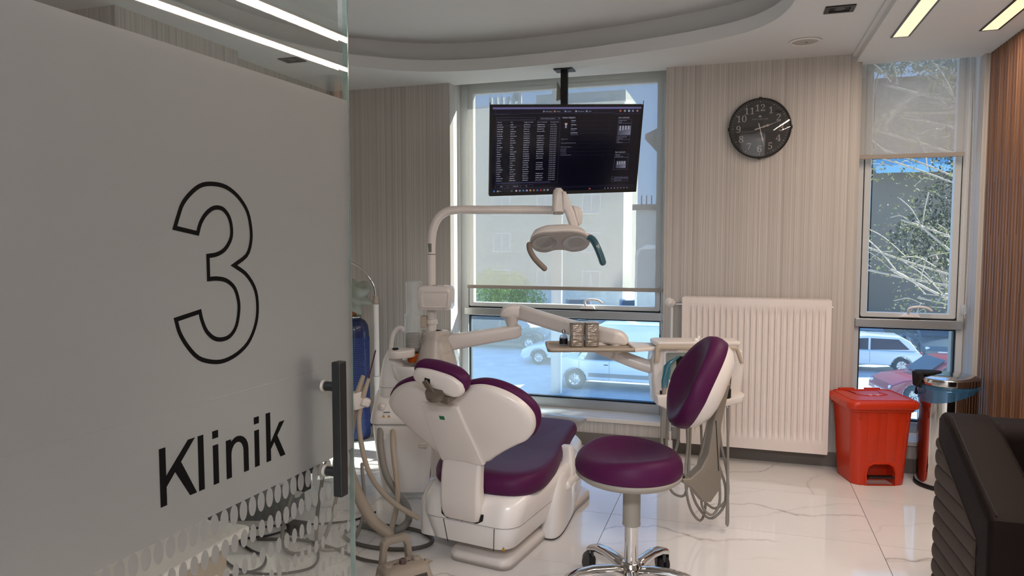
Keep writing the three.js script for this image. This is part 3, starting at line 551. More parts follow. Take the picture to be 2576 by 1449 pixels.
// ---------------------------------------------------------------- hanging monitor
{
  const t = thing('hanging_monitor', 'flat black monitor with a patient list hanging from the ceiling before the wide window', 'monitor', [-1.02, 1.907, 0.29]);
  const W = 0.958, H = W * 9 / 16 * 1.012;
  const head = new THREE.Group(); head.name = 'display'; head.rotation.order = 'YXZ'; head.rotation.set(17.2 * D2R, 31 * D2R, 2.6 * D2R); t.add(head);
  mesh('casing', [box(-W / 2, W / 2, -H / 2, H / 2, -0.03, -0.004, 0.006), box(-W / 2 + 0.16, W / 2 - 0.16, -H / 2 + 0.05, H / 2 - 0.14, -0.06, -0.03, 0.01)], M.black, head);
  mesh('bezel', ext(rrect(W, H, 0.004, 2), 0.008, 0.001, false, [rrect(W - 0.028, H - 0.034, 0.001, 1, 0, 0.003)]).translate(0, 0, -0.005), M.black, head);
  mesh('clip', [box(-W / 2 - 0.002, -W / 2 + 0.001, H / 2 - 0.01, H / 2 + 0.014, -0.01, -0.007)], M.blackMatt, head); mesh('clip', [box(W / 2 - 0.001, W / 2 + 0.002, H / 2 - 0.01, H / 2 + 0.022, -0.01, -0.007)], M.blackMatt, head);
  const ui = canvasTex(1920, 1080, (c) => {
    const T = (s, x, y, z = 22, col = '#c9cbe0') => { c.fillStyle = col; c.font = z + 'px sans-serif'; c.fillText(s, x, y); };
    c.fillStyle = '#0c0d1c'; c.fillRect(0, 0, 1920, 1080);
    c.fillStyle = '#7d78b4'; c.fillRect(0, 0, 1920, 26); c.fillStyle = '#25264a'; c.fillRect(1836, 9, 9, 9); c.fillRect(1880, 9, 9, 9);
    c.fillStyle = '#14152a'; c.fillRect(0, 26, 1920, 62); c.strokeStyle = '#5d6080'; c.lineWidth = 2;
    c.beginPath(); c.moveTo(0, 88); c.lineTo(340, 88); c.lineTo(362, 76); c.lineTo(1540, 76); c.lineTo(1562, 88); c.lineTo(1920, 88); c.stroke();
    c.strokeRect(34, 30, 170, 52); 
    const names = ['Başlangıç', 'Hasta', 'Çekim', 'Muayene', 'Çıktı']; names.forEach((s, i) => { const x = 628 + i * 138; c.fillStyle = ['#8f93b5', '#c98c6a', '#7fa6d8', '#b7bad0', '#93b4de'][i]; c.beginPath(); c.arc(x + 16, 54, 12, 0, 7); c.fill(); T(s, x + 38, 62, 20); c.beginPath(); c.moveTo(x + 124, 30); c.lineTo(x + 136, 54); c.lineTo(x + 124, 76); c.stroke(); });
    [['#c96b45', 1640], ['#aab', 1700], ['#c8cada', 1756], ['#7f9fd0', 1808], ['#c08a7a', 1868]].forEach(([k, x]) => { c.fillStyle = k; c.beginPath(); c.arc(x, 52, 14, 0, 7); c.fill(); });
    c.strokeStyle = '#7b7fa6'; c.strokeRect(52, 128, 486, 26); c.strokeRect(596, 126, 262, 28); T('Tümü (Tedavi Grupları)', 606, 148, 18); c.fillStyle = '#c9cbe0'; c.beginPath(); c.moveTo(832, 136); c.lineTo(850, 136); c.lineTo(841, 146); c.fill();
    c.strokeStyle = '#595c7e'; c.strokeRect(52, 166, 806, 800); T('Soyad', 62, 192, 20); T('Ad', 228, 192, 20); T('Doğum tarihi', 396, 192, 20); T('Kart numarası', 566, 192, 20); T('Son görüntü', 732, 192, 20);
    c.beginPath(); c.moveTo(52, 226); c.lineTo(838, 226); c.stroke();
    for (let r = 0; r < 26; r++) {                          // too blurred in the picture to read: short grey marks
      const y = 206 + r * 28.3; c.fillStyle = '#c2c4da';
      const mark = (x, n) => { for (let k = 0; k < n; k++) { const h = 6 + hash2(r, k, x) * 7; c.fillRect(x + k * 9, y + 15 - h, 6.5, h); } };
      mark(62, 5 + Math.floor(hash2(r, 1, 1) * 5)); mark(228, 4 + Math.floor(hash2(r, 2, 1) * 6)); mark(396, 8 + Math.floor(hash2(r, 3, 1) * 2)); if (hash2(r, 9, 2) > 0.12) mark(566, 10 + Math.floor(hash2(r, 4, 1) * 2)); 
      T(['1.07.2026', '30.06.2026', '29.06.2026', '29.06.2026', '27.06.2026'][Math.min(r, 4)].replace('27.06', r > 14 ? '2' + (2 + r % 4) + '.06' : r > 8 ? '26.06' : '27.06'), 732, y + 16, 18, '#d5d6e8');
    }
    c.fillStyle = '#4a4d78'; c.fillRect(60, 948, 700, 10);
    c.strokeStyle = '#7b7fa6'; [[52, 'Ekle'], [218, 'Düzenle'], [382, 'Sil']].forEach(([x, s]) => { c.strokeRect(x, 984, 152, 32); T(s, x + 60, 1007, 19); });
    T('Hasta bilgileri', 884, 142, 28, '#e2e3f2');
    c.fillStyle = '#e7c8bd'; c.beginPath(); c.arc(936, 210, 18, 0, 7); c.fill(); c.fillStyle = '#33211c'; c.fillRect(917, 188, 38, 13); c.fillStyle = '#2a3050'; c.fillRect(914, 228, 44, 40); c.fillStyle = '#dfe3f2'; c.fillRect(930, 228, 12, 34);
    ['Soyad', 'Ad', 'Kart No', 'Doğum tarihi'].forEach((s, i) => { c.fillStyle = '#c2c4da'; for (let k = 0; k < 6 + i; k++) c.fillRect(1002 + k * 10, 166 + i * 51, 7, 12); T(s, 1002, 200 + i * 51, 17, '#9ea1c0'); c.strokeStyle = '#3f4260'; c.beginPath(); c.moveTo(1000, 178 + i * 51); c.lineTo(1560, 178 + i * 51); c.stroke(); });
    ['Doğum Yeri', 'Sosyal Güvenlik Numarası', 'Birincil Diş Hekimi', '5.09.2023', 'İlk ziyaret', '1.07.2026', 'Son görüntü tarihi'].forEach((s, i) => T(s, 880, [408, 458, 508, 538, 560, 588, 612][i], 17, '#aeb1cc'));
    [400, 450, 500, 550, 600].forEach((y) => { c.strokeStyle = '#34364f'; c.beginPath(); c.moveTo(884, y + 14); c.lineTo(1560, y + 14); c.stroke(); });
    T('Son çekimler', 1622, 146, 26, '#e2e3f2'); c.strokeStyle = '#7b7fa6'; c.strokeRect(1622, 160, 180, 48); T('Röntgen resmi', 1630, 180, 16); T('Bugün', 1630, 200, 15); c.strokeRect(1622, 210, 180, 152);
    const xray = (x, y, w, h) => { const g = c.createLinearGradient(x, y, x + w, y + h); g.addColorStop(0, '#3a3c4c'); g.addColorStop(1, '#9fa1b8'); c.fillStyle = g; c.fillRect(x, y, w, h); c.fillStyle = '#c6c7d6'; for (let k = 0; k < 4; k++) c.fillRect(x + w * (0.12 + k * 0.22), y, w * 0.1, h * (0.55 - k * 0.05)); };
    xray(1626, 240, 172, 118); c.strokeRect(1616, 372, 180, 42); T('CEREC CAD/CAM', 1626, 392, 17); T('30 gün önce', 1626, 409, 14); c.strokeRect(1616, 420, 180, 42); T('IO I', 1626, 440, 17); T('60 gün önce', 1626, 457, 14);
    T('Son oturum', 1612, 590, 26, '#e2e3f2'); c.strokeRect(1612, 604, 188, 46); T('Başlama', 1620, 624, 16); T('1.07.2026 10:42', 1620, 643, 15); c.strokeRect(1608, 652, 188, 160); xray(1634, 700, 136, 92);
    c.strokeRect(1590, 906, 226, 28); T('Kayıt ID ile Hastayı Tanımla', 1626, 926, 15); c.strokeRect(1590, 940, 226, 28); T('Kayıt ve Listesi...', 1626, 960, 15);
    c.fillStyle = '#1b1c33'; c.fillRect(0, 1016, 1920, 20); c.fillStyle = '#10111f'; c.fillRect(0, 1036, 1920, 44);
    [['#3f7fd0', 34], ['#9aa', 82], ['#5d6b78', 262], ['#c7c9d6', 322], ['#9a9db5', 368], ['#3c8fd6', 414], ['#c9b9dd', 460], ['#d8b06a', 506], ['#b07e5b', 552], ['#4a7fd0', 598], ['#c9343c', 644], ['#8b9aa0', 690], ['#c0a0c0', 736], ['#c05a4a', 1300]].forEach(([k, x]) => { c.fillStyle = k; c.fillRect(x - 12, 1048, 24, 22); });
    T('Ara', 100, 1066, 18); c.fillStyle = '#9a9cb4'; for (let k = 0; k < 8; k++) c.fillRect(1500 + k * 44, 1052, 14, 14);
  });
  const scr = std(0x050508, 0.12, { emissive: 0xffffff, emissiveMap: ui, emissiveIntensity: 0.27 });
  const sg = new THREE.PlaneGeometry(W - 0.026, H - 0.032); sg.translate(0, 0.003, 0.0005);
  mesh('screen', sg, scr, head);
  // ceiling pole
  mesh('ceiling_plate', box(-0.052 - 0.06, -0.052 + 0.06, 0.515, 0.5225, -0.153 - 0.05, -0.153 + 0.05, 0.002), M.black, t);
  mesh('pole', box(-0.052 - 0.022, -0.052 + 0.022, -0.12, 0.516, -0.153 - 0.014, -0.153 + 0.014, 0.002), M.black, t);
  mesh('mount_arm', [box(-0.08, 0.0, -0.1, 0.12, -0.14, -0.06, 0.004)], M.black, t);
  mesh('clamp', [box(-0.05, -0.015, 0.15, 0.19, -0.15, -0.13, 0.003)], M.blackMatt, t);
  mesh('cable_shroud', [at(new THREE.ConeGeometry(0.035, 0.12, 4), -0.09, 0.40, -0.17, 0, 0.6, 0.25)], M.greyPlastic, t);
}
// ---------------------------------------------------------------- clock
{
  const t = thing('wall_clock', 'round black wall clock with silver numerals on the striped wall', 'clock', [0.103, 2.027, 0.0]);
  const R = 0.176, face = canvasTex(1024, 1024, (c) => {
    c.fillStyle = '#151312'; c.fillRect(0, 0, 1024, 1024); c.textAlign = 'center'; c.textBaseline = 'middle'; c.fillStyle = '#a49c95';
    for (let k = 0; k < 60; k++) { const a = k * PI / 30, r0 = k % 5 ? 458 : 456, r1 = 484; c.strokeStyle = '#a49c95'; c.lineWidth = k % 5 ? 4 : 10; c.beginPath(); c.moveTo(512 + Math.sin(a) * r0, 512 - Math.cos(a) * r0); c.lineTo(512 + Math.sin(a) * r1, 512 - Math.cos(a) * r1); c.stroke(); }
    c.font = '165px serif'; for (let k = 1; k <= 12; k++) { const a = k * PI / 6; c.fillText(String(k), 512 + Math.sin(a) * 366, 512 - Math.cos(a) * 366 + 6); }
    c.font = '32px sans-serif'; c.fillText('K E N S I N G T O N', 512, 352); c.font = '28px sans-serif'; c.fillText('L O N D O N', 512, 706); c.fillText('1 8 9 2', 512, 738); c.fillText('•', 512, 770);
    c.beginPath(); c.arc(512, 296, 12, 0, 7); c.fill(); c.beginPath(); c.arc(494, 306, 10, 0, 7); c.fill(); c.beginPath(); c.arc(530, 306, 10, 0, 7); c.fill(); c.fillRect(508, 304, 8, 24);
  });
  mesh('case', at(lathe([[0.001, 0], [R, 0], [R + 0.002, 0.004], [R + 0.002, 0.034], [R - 0.002, 0.038], [R - 0.006, 0.036], [R - 0.006, 0.03], [0.001, 0.03]], 72), 0, 0, 0, PI / 2), M.black, t);
  for (let k = 0; k < 4; k++) mesh('lug', at(cbox(0.02, 0.008, 0.03, 0.003), Math.sin(k * PI / 2) * (R + 0.003), Math.cos(k * PI / 2) * (R + 0.003), 0.02, 0, 0, -k * PI / 2), M.black, t);
  const dial = new THREE.CircleGeometry(R - 0.006, 64); dial.translate(0, 0, 0.0305); mesh('dial', dial, std(0xffffff, 0.5, { map: face }), t);
  const silver = std(0xb5aca4, 0.35);
  const hand = (name, pts, ang, z, th) => mesh(name, at(ext(pts, th), 0, 0, z, 0, 0, -ang), silver, t);
  const leaf = (L, w) => [[-w, -0.03], [-w * 0.8, L * 0.2], [-w * 1.6, L * 0.3], [-w * 0.7, L * 0.42], [-w * 1.8, L * 0.56], [-w * 0.6, L * 0.7], [0, L], [w * 0.6, L * 0.7], [w * 1.8, L * 0.56], [w * 0.7, L * 0.42], [w * 1.6, L * 0.3], [w * 0.8, L * 0.2], [w, -0.03]];
  hand('minute_hand', leaf(0.118, 0.003), 166 * D2R, 0.033, 0.001);
  hand('hour_hand', leaf(0.080, 0.0035), 73 * D2R, 0.0345, 0.001);
  hand('second_hand', [[-0.0008, -0.03], [0.0008, -0.03], [0.0008, 0.12], [-0.0008, 0.12]], 72 * D2R, 0.036, 0.0006);
  mesh('hub', at(new THREE.CylinderGeometry(0.006, 0.006, 0.008, 20), 0, 0, 0.034, PI / 2), silver, t);
  const gl = at(lathe([[0.001, 0.050], [R * 0.3, 0.0488], [R * 0.55, 0.0460], [R * 0.8, 0.0412], [R - 0.006, 0.0365]], 64), 0, 0, 0, PI / 2);
  mesh('glass', gl, phys(0xffffff, 0.0, { transmission: 1, thickness: 0, ior: 1.5 }), t);
}
// ---------------------------------------------------------------- radiator
{
  const x0 = -0.325, x1 = 0.515, y0 = 0.105, y1 = 1.005, t = thing('radiator', 'white ribbed panel radiator under the clock', 'radiator', [(x0 + x1) / 2, y0, 0.03]);
  const w = (x1 - x0) / 2, h = y1 - y0, rm = phys(0xe9dfd8, 0.35, { clearcoat: 0.3 });
  // front panel with pressed ribs
  const nx = 730, ny = 36, pos = [], idx = [];
  for (let j = 0; j <= ny; j++) for (let i = 0; i <= nx; i++) {
    const u = i / nx, v = j / ny, x = -w + 2 * w * u, y = h * v; const e = Math.max(0, Math.min(1, Math.min((y - 0.075) / 0.012, (h - 0.065 - y) / 0.012))), f = Math.max(0, Math.min(1, Math.min((x + w - 0.022) / 0.01, (w - 0.022 - x) / 0.01)));
    const ph = ((x + w - 0.02) / 0.0345) % 1, rib = ph < 0.2 ? 0 : ph < 0.34 ? (ph - 0.2) / 0.14 : ph < 0.86 ? 1 : 1 - (ph - 0.86) / 0.14;
    pos.push(x, y, 0.098 - 0.011 * rib * e * f);
  }
  for (let j = 0; j < ny; j++) for (let i = 0; i < nx; i++) { const a = j * (nx + 1) + i; idx.push(a, a + 1, a + nx + 2, a, a + nx + 2, a + nx + 1); }
  const g = new THREE.BufferGeometry(); g.setAttribute('position', new THREE.Float32BufferAttribute(pos, 3)); g.setIndex(idx); g.computeVertexNormals();
  mesh('front_panel', g, rm, t);
  mesh('back_panel', box(-w + 0.005, w - 0.005, 0, h - 0.01, 0.0, 0.02, 0.006), rm, t);
  mesh('side_cover', box(-w - 0.002, -w + 0.002, 0.006, h, 0.01, 0.0985), rm, t); mesh('side_cover', box(w - 0.002, w + 0.002, 0.006, h, 0.01, 0.0985), rm, t);
  const grille = [box(-w, w, h, h + 0.006, 0.005, 0.018), box(-w, w, h, h + 0.006, 0.088, 0.0985)]; for (let k = 0; k < 66; k++) grille.push(box(-w + 0.005 + k * 0.0127, -w + 0.0115 + k * 0.0127, h, h + 0.005, 0.018, 0.088));
  const gr = mesh('top_grille', grille, rm, t); gr.userData.kind = 'stuff';
  mesh('bottom_edge', box(-w, w, -0.003, 0.002, 0.02, 0.0985), rm, t);
  const v = new THREE.Group(); v.name = 'valve'; t.add(v);
  mesh('thermostat_head', [at(lathe([[0.001, 0.062], [0.018, 0.06], [0.022, 0.05], [0.024, 0.02], [0.02, 0.0], [0.001, 0]], 28), -w - 0.062, h - 0.042, 0.05, PI / 2 - 0.35, -0.5)], M.white, v);
  mesh('ribs', Array.from({ length: 18 }, (_, k) => at(at(cbox(0.003, 0.028, 0.003), Math.cos(k * PI / 9) * 0.0245, 0.036, Math.sin(k * PI / 9) * 0.0245), -w - 0.062, h - 0.042, 0.05, PI / 2 - 0.35, -0.5)), M.white, v).userData.kind = 'stuff';
  mesh('coupling', [cyl(0.009, 0.009, [-w - 0.06, h - 0.042, 0.05], [-w, h - 0.042, 0.05], 14)], M.steel, v);
  mesh('air_vent', [cyl(0.006, 0.006, [w, h - 0.04, 0.05], [w + 0.014, h - 0.04, 0.05], 12)], M.white, t);
  const p = thing('heating_pipe', 'white heating pipe running down beside the radiator valve', 'pipe', [-0.392, 0, 0.075]);
  mesh('riser', [cyl(0.0075, 0.0075, [0, 0.0, 0], [0, 0.955, 0], 12)], M.white, p);
  mesh('lower_valve', [cyl(0.011, 0.011, [0, 0.16, 0], [0, 0.22, 0], 12), cyl(0.008, 0.008, [0, 0.19, 0], [0.06, 0.19, 0], 12)], M.steel, p);
  mesh('floor_cover', lathe([[0.001, 0.1], [0.016, 0.1], [0.018, 0.02], [0.032, 0.0], [0.001, 0]], 20), M.white, p);
}
// ---------------------------------------------------------------- ceiling fittings
{
  const s = thing('ceiling_speaker', 'round white ceiling speaker near the clock wall', 'speaker', [0.317, CEIL, 0.37]);
  mesh('ring', lathe([[0.066, -0.001], [0.07, -0.009], [0.083, -0.007], [0.085, 0], [0.066, 0]], 40), M.white, s);
  mesh('grille', lathe([[0.001, -0.006], [0.06, -0.005], [0.067, -0.002], [0.067, 0], [0.001, 0]], 40), std(0xb5b0aa, 0.8), s);
  mesh('badge', box(0.0, 0.014, -0.0075, -0.0055, -0.004, 0.004), M.darkGrey, s);
  const dl = (x, z, label) => { const d = thing('downlight', label, 'downlight', [x, CEIL, z], 0, 'square black downlights'); mesh('trim_frame', ext(rrect(0.13, 0.105, 0.003, 2), 0.006, 0.001, false, [rrect(0.088, 0.068, 0.002, 2)]).rotateX(PI / 2), M.black, d); mesh('reflector', [box(-0.044, 0.044, -0.002, 0.0, -0.034, 0.034)], M.blackMatt, d); mesh('lens', lathe([[0.001, -0.003], [0.02, -0.0035], [0.024, -0.002]], 20), M.darkGrey, d); };
  dl(0.422, 0.91, 'small black square downlight beside the dropped ceiling band');
  dl(-2.56, 0.87, 'small black square downlight seen through the clear top of the glass door');
}
// ---------------------------------------------------------------- dental chair
const YAW = 17.6 * D2R;
const ringXZ = (w, d, r, y, cx = 0, cz = 0, n = 5) => rrect(w, d, r, n, cx, cz).map(([x, z]) => [x, y, z]).reverse();
const stack = (list, n = 5) => loft(list.map(([y, x0, x1, z0, z1, r]) => ringXZ(x1 - x0, z1 - z0, r, y, (x0 + x1) / 2, (z0 + z1) / 2, n)));   // rounded body built up from sections
const warnTex = canvasTex(128, 128, (c) => { c.fillStyle = '#e0a21c'; c.beginPath(); c.moveTo(64, 8); c.lineTo(122, 116); c.lineTo(6, 116); c.closePath(); c.fill(); c.strokeStyle = '#15120c'; c.lineWidth = 9; c.stroke(); c.fillStyle = '#15120c'; c.fillRect(58, 44, 12, 40); c.fillRect(58, 92, 12, 12); });
M.warn = std(0xffffff, 0.5, { map: warnTex });
function warnSign(parent, s, x, y, z, rx, ry) { const g = new THREE.BufferGeometry(); g.setAttribute('position', new THREE.Float32BufferAttribute([-s / 2, 0, 0, s / 2, 0, 0, 0, s * 0.87, 0], 3)); g.setAttribute('uv', new THREE.Float32BufferAttribute([0.03, 0.08, 0.97, 0.08, 0.5, 0.95], 2)); g.setAttribute('normal', new THREE.Float32BufferAttribute([0, 0, 1, 0, 0, 1, 0, 0, 1], 3)); return mesh('warning_sign', at(g, x, y, z, rx, ry), M.warn, parent); }
{
  const c = thing('dental_chair', 'white dental chair with purple upholstery seen from behind its backrest', 'dental chair', [-1.0, 0, 1.5], -9 * D2R);
  mesh('floor_plate', stack([[0, -0.105, 0.19, -0.6, 0.385, 0.05], [0.035, -0.105, 0.19, -0.6, 0.385, 0.05], [0.048, -0.09, 0.175, -0.59, 0.37, 0.05]]), M.cream, c);
  mesh('lift_column', box(-0.12, 0.15, 0.045, 0.22, -0.45, 0.3, 0.03), M.cream, c);
  mesh('lower_cover', stack([[0.085, -0.15, 0.17, -0.35, 0.37, 0.06], [0.095, -0.19, 0.2, -0.38, 0.40, 0.07], [0.183, -0.225, 0.225, -0.4, 0.412, 0.08], [0.186, -0.215, 0.215, -0.4, 0.405, 0.08]]), M.white, c);
  mesh('upper_cover', stack([[0.188, -0.218, 0.218, -0.4, 0.408, 0.08], [0.192, -0.228, 0.228, -0.41, 0.415, 0.08], [0.265, -0.235, 0.24, -0.42, 0.405, 0.09], [0.30, -0.225, 0.235, -0.42, 0.37, 0.09], [0.31, -0.2, 0.21, -0.4, 0.34, 0.08]]), M.white, c);
  mesh('side_cover', stack([[0.06, -0.245, -0.18, -0.1, 0.33, 0.03], [0.075, -0.27, -0.17, -0.12, 0.36, 0.04], [0.22, -0.275, -0.18, -0.12, 0.345, 0.04], [0.285, -0.255, -0.19, -0.1, 0.30, 0.03]]), M.white, c);
  for (const x of [-0.095, 0.135]) mesh('cover_seam', at(box(-0.0012, 0.0012, -0.05, 0.052, -0.002, 0.002), x, 0.135, 0.406, 0.14, 0, x > 0 ? -0.1 : 0.12), M.darkGrey, c);
  mesh('cover_seam', at(box(-0.0012, 0.0012, -0.022, 0.022, -0.002, 0.002), -0.01, 0.213, 0.414), M.darkGrey, c);
  warnSign(c, 0.02, 0.18, 0.1, 0.4075, 0, 0);
  // seat cushion: long pad, hip end towards the room
  const seatOut = [[-0.235, -0.25], [-0.16, -0.345], [0.02, -0.372], [0.20, -0.345], [0.262, -0.24], [0.25, -0.05], [0.19, 0.2], [0.14, 0.45], [0.112, 0.57], [0.07, 0.61], [-0.04, 0.62], [-0.12, 0.59], [-0.15, 0.45], [-0.19, 0.2], [-0.23, -0.05]];
  const seat = puff(seatOut, [[0.9, 0], [0.97, 0.008], [1, 0.03], [1, 0.06], [0.975, 0.085], [0.93, 0.097], [0.85, 0.1], [0.6, 0.092], [0.3, 0.086], [0.01, 0.084]], 96); seat.rotateX(-PI / 2);
  warp(seat, (x, y, z) => { const s = (0.37 - z) / 1.0; return [x, y * (1 - 0.35 * Math.max(0, s)) + 0.292 + 0.02 * s + 0.06 * Math.max(0, s - 0.45) - 0.03 * Math.max(0, s - 0.85), z]; });
  mesh('seat_cushion', seat, M.purple, c);
  const under = puff(seatOut.map(([x, y]) => [x * 0.9, y * 0.93]), [[0.8, 0], [0.98, 0.02], [1, 0.05], [0.95, 0.06], [0.01, 0.06]], 72); under.rotateX(-PI / 2);
  warp(under, (x, y, z) => { const s = (0.37 - z) / 1.0; return [x, y * (1 - 0.3 * Math.max(0, s)) + 0.238 + 0.03 * s + 0.065 * Math.max(0, s - 0.45), z]; });
  mesh('seat_shell', under, M.white, c);
  mesh('foot_guard', at(warp(puff(rrect(0.23, 0.14, 0.045), [[0.9, -0.006], [1, 0], [0.95, 0.01], [0.01, 0.012]], 40), (x, y, z) => [x, y, z - y * y * 3]), 0.03, 0.40, -0.60, -PI / 2 + 0.1), phys(0xb9b4ae, 0.15, { transmission: 0.4, thickness: 0 }), c, 'clear plastic cover on the foot end');
  // backrest
  const back = new THREE.Group(); back.name = 'backrest'; back.position.set(0, 0.6, 0.45); back.rotation.x = 24 * D2R; c.add(back);
  const bo = [[-0.332, 0.088], [-0.289, 0.148], [-0.219, 0.188], [-0.158, 0.2], [-0.10, 0.183], [-0.04, 0.158], [0.015, 0.175], [0.074, 0.202], [0.151, 0.22], [0.221, 0.212], [0.287, 0.185], [0.334, 0.145], [0.357, 0.105], [0.358, 0.065], [0.346, 0.025], [0.314, -0.018], [0.263, -0.05], [0.195, -0.095], [0.149, -0.13], [0.10, -0.166], [0.03, -0.156], [-0.06, -0.158], [-0.11, -0.176], [-0.16, -0.145], [-0.202, -0.1], [-0.253, -0.048], [-0.296, 0.005], [-0.325, 0.045]];
  const shell = puff(bo, [[0.97, -0.03], [0.975, -0.012], [0.965, 0.004], [0.94, 0.013], [0.88, 0.019], [0.7, 0.026], [0.4, 0.032], [0.01, 0.034]], 120, [0.005, 0.03]);
  mesh('back_shell', shell, M.cream, back);
  mesh('spine_panel', soft(ext([[-0.125, 0.13], [0.045, 0.135], [0.06, 0.06], [0.10, -0.15], [0.07, -0.158], [0.02, -0.148], [-0.07, -0.15], [-0.105, -0.162], [-0.12, -0.04]], 0.03, 0.01, false, [], 64, 3), 0.5).translate(0, 0, 0.012), M.cream, back);
  const up = bo.map(([x, y]) => [x, y < -0.02 ? y * 0.93 : y]);
  mesh('back_cushion', puff(up, [[0.2, -0.055], [0.8, -0.075], [0.94, -0.07], [0.99, -0.056], [1.01, -0.04], [1.005, -0.026], [0.98, -0.016], [0.9, -0.013]], 120, [0.005, 0.03]), M.purple, back);
  mesh('green_label', box(-0.052, -0.028, 0.062, 0.080, 0.040, 0.0425), std(0x0c6b46, 0.5), back);
  // neck of the backrest
  const neck = loft([[0.49, 0.365, 0.405, 0.172], [0.45, 0.372, 0.42, 0.185], [0.40, 0.378, 0.432, 0.186], [0.34, 0.38, 0.44, 0.186], [0.28, 0.375, 0.442, 0.187], [0.235, 0.37, 0.438, 0.182], [0.205, 0.365, 0.428, 0.165], [0.198, 0.37, 0.42, 0.14]].map(([y, z0, z1, w]) => ringXZ(w, z1 - z0, 0.018, y, -0.012, (z0 + z1) / 2)));
  mesh('back_support', neck, M.cream, c);
  mesh('support_groove_shade', soft(ext([[-0.114, 0.235], [-0.112, 0.208], [-0.085, 0.19], [0.06, 0.19], [0.088, 0.208], [0.09, 0.235]], 0.03, 0.004), 0.5).translate(0, 0, 0.385), M.blackMatt, c);  // solid black piece, its colour stands for the shade in a groove
  // headrest
  const head = new THREE.Group(); head.name = 'headrest'; head.scale.setScalar(0.95); head.position.set(0.006, 0.828, 0.612); head.rotation.set(0.3, 0, -0.16); c.add(head);
  const ho = [[-0.122, 0.008], [-0.105, 0.042], [-0.05, 0.056], [0.02, 0.056], [0.085, 0.046], [0.122, 0.02], [0.126, -0.018], [0.105, -0.048], [0.055, -0.056], [-0.02, -0.05], [-0.085, -0.036], [-0.115, -0.016]];
  mesh('head_cushion', puff(ho, [[0.3, -0.062], [0.85, -0.058], [0.97, -0.045], [1.01, -0.028], [1.0, -0.01], [0.93, 0.002], [0.8, 0.006]], 72), M.purple, head);
  mesh('head_shell', puff(ho.map(([x, y]) => [x * 0.95 - 0.002, y * 0.9 - 0.013]), [[1, -0.02], [1, 0.0], [0.95, 0.014], [0.85, 0.022], [0.5, 0.028], [0.01, 0.03]], 72), M.cream, head);
  mesh('slot', box(-0.05, -0.022, -0.042, 0.006, 0.02, 0.0305, 0.004), M.blackMatt, head);  // black block set into the shell, no opening is cut
  const gm = std(0x6f6459, 0.35, { metalness: 0.3 });
  mesh('headrest_bracket', at(box(-0.012, 0.012, -0.045, 0.03, -0.004, 0.004, 0.003), -0.02, 0.797, 0.643, 0.3, 0, 0.5), gm, c);
  mesh('headrest_knob', at(new THREE.CylinderGeometry(0.03, 0.034, 0.022, 32).scale(1.2, 1, 1), 0.0, 0.772, 0.632, 0.8, 0, -0.12), gm, c);
  mesh('headrest_slide', at(cbox(0.05, 0.026, 0.09, 0.006), 0.035, 0.757, 0.585, 0.2, 0, -0.2), gm, c);
  // supply box beside the foot end
  const foot = [[0.15, -0.01], [0.175, 0.012], [0.222, 0.008], [0.238, -0.03], [0.205, -0.27], [0.15, -0.5], [0.07, -0.72], [0.0, -0.78], [-0.06, -0.72], [-0.08, -0.4], [0.02, -0.1]];
  const sec = (s, y, dx, dz) => ring(foot, 64).map(([x, z]) => [0.08 + (x - 0.08) * s + dx, y, -0.35 + (z + 0.35) * s + dz]).reverse();
  const box_ = loft([sec(0.985, 0, 0, 0), sec(1.01, 0.01, 0, 0), sec(1.02, 0.1, 0.008, 0), sec(0.99, 0.2, 0.016, 0.01), sec(0.93, 0.27, 0.022, 0.015), sec(0.82, 0.30, 0.022, 0.02), sec(0.5, 0.312, 0.022, 0.02)]);
  const sb = mesh('supply_box', box_, M.white, c); mesh('base_trim', loft([sec(1.0, 0, 0, 0), sec(1.022, 0.007, 0, 0)]), M.darkGrey, sb);
  warnSign(sb, 0.026, 0.205, 0.225, 0.014, -0.25, 0);
  // arm beside the seat
  const arm = new THREE.Group(); arm.name = 'side_arm'; c.add(arm);
  mesh('pivot', cyl(0.012, 0.012, [0.13, 0.362, -0.2], [0.2, 0.362, -0.2], 16), gm, arm);
  mesh('paddle', soft(ext([[0.186, 0.382], [0.228, 0.385], [0.238, 0.36], [0.246, 0.25], [0.236, 0.225], [0.21, 0.225], [0.196, 0.25], [0.18, 0.35]], 0.05, 0.012, false, [], 64, 3), 0.6).translate(0, 0, -0.225), M.white, arm);
  mesh('rest_pad', at(cbox(0.10, 0.045, 0.26, 0.02, 4), 0.20, 0.222, -0.22, 0.05, 0.1, 0.06), M.white, arm);
}
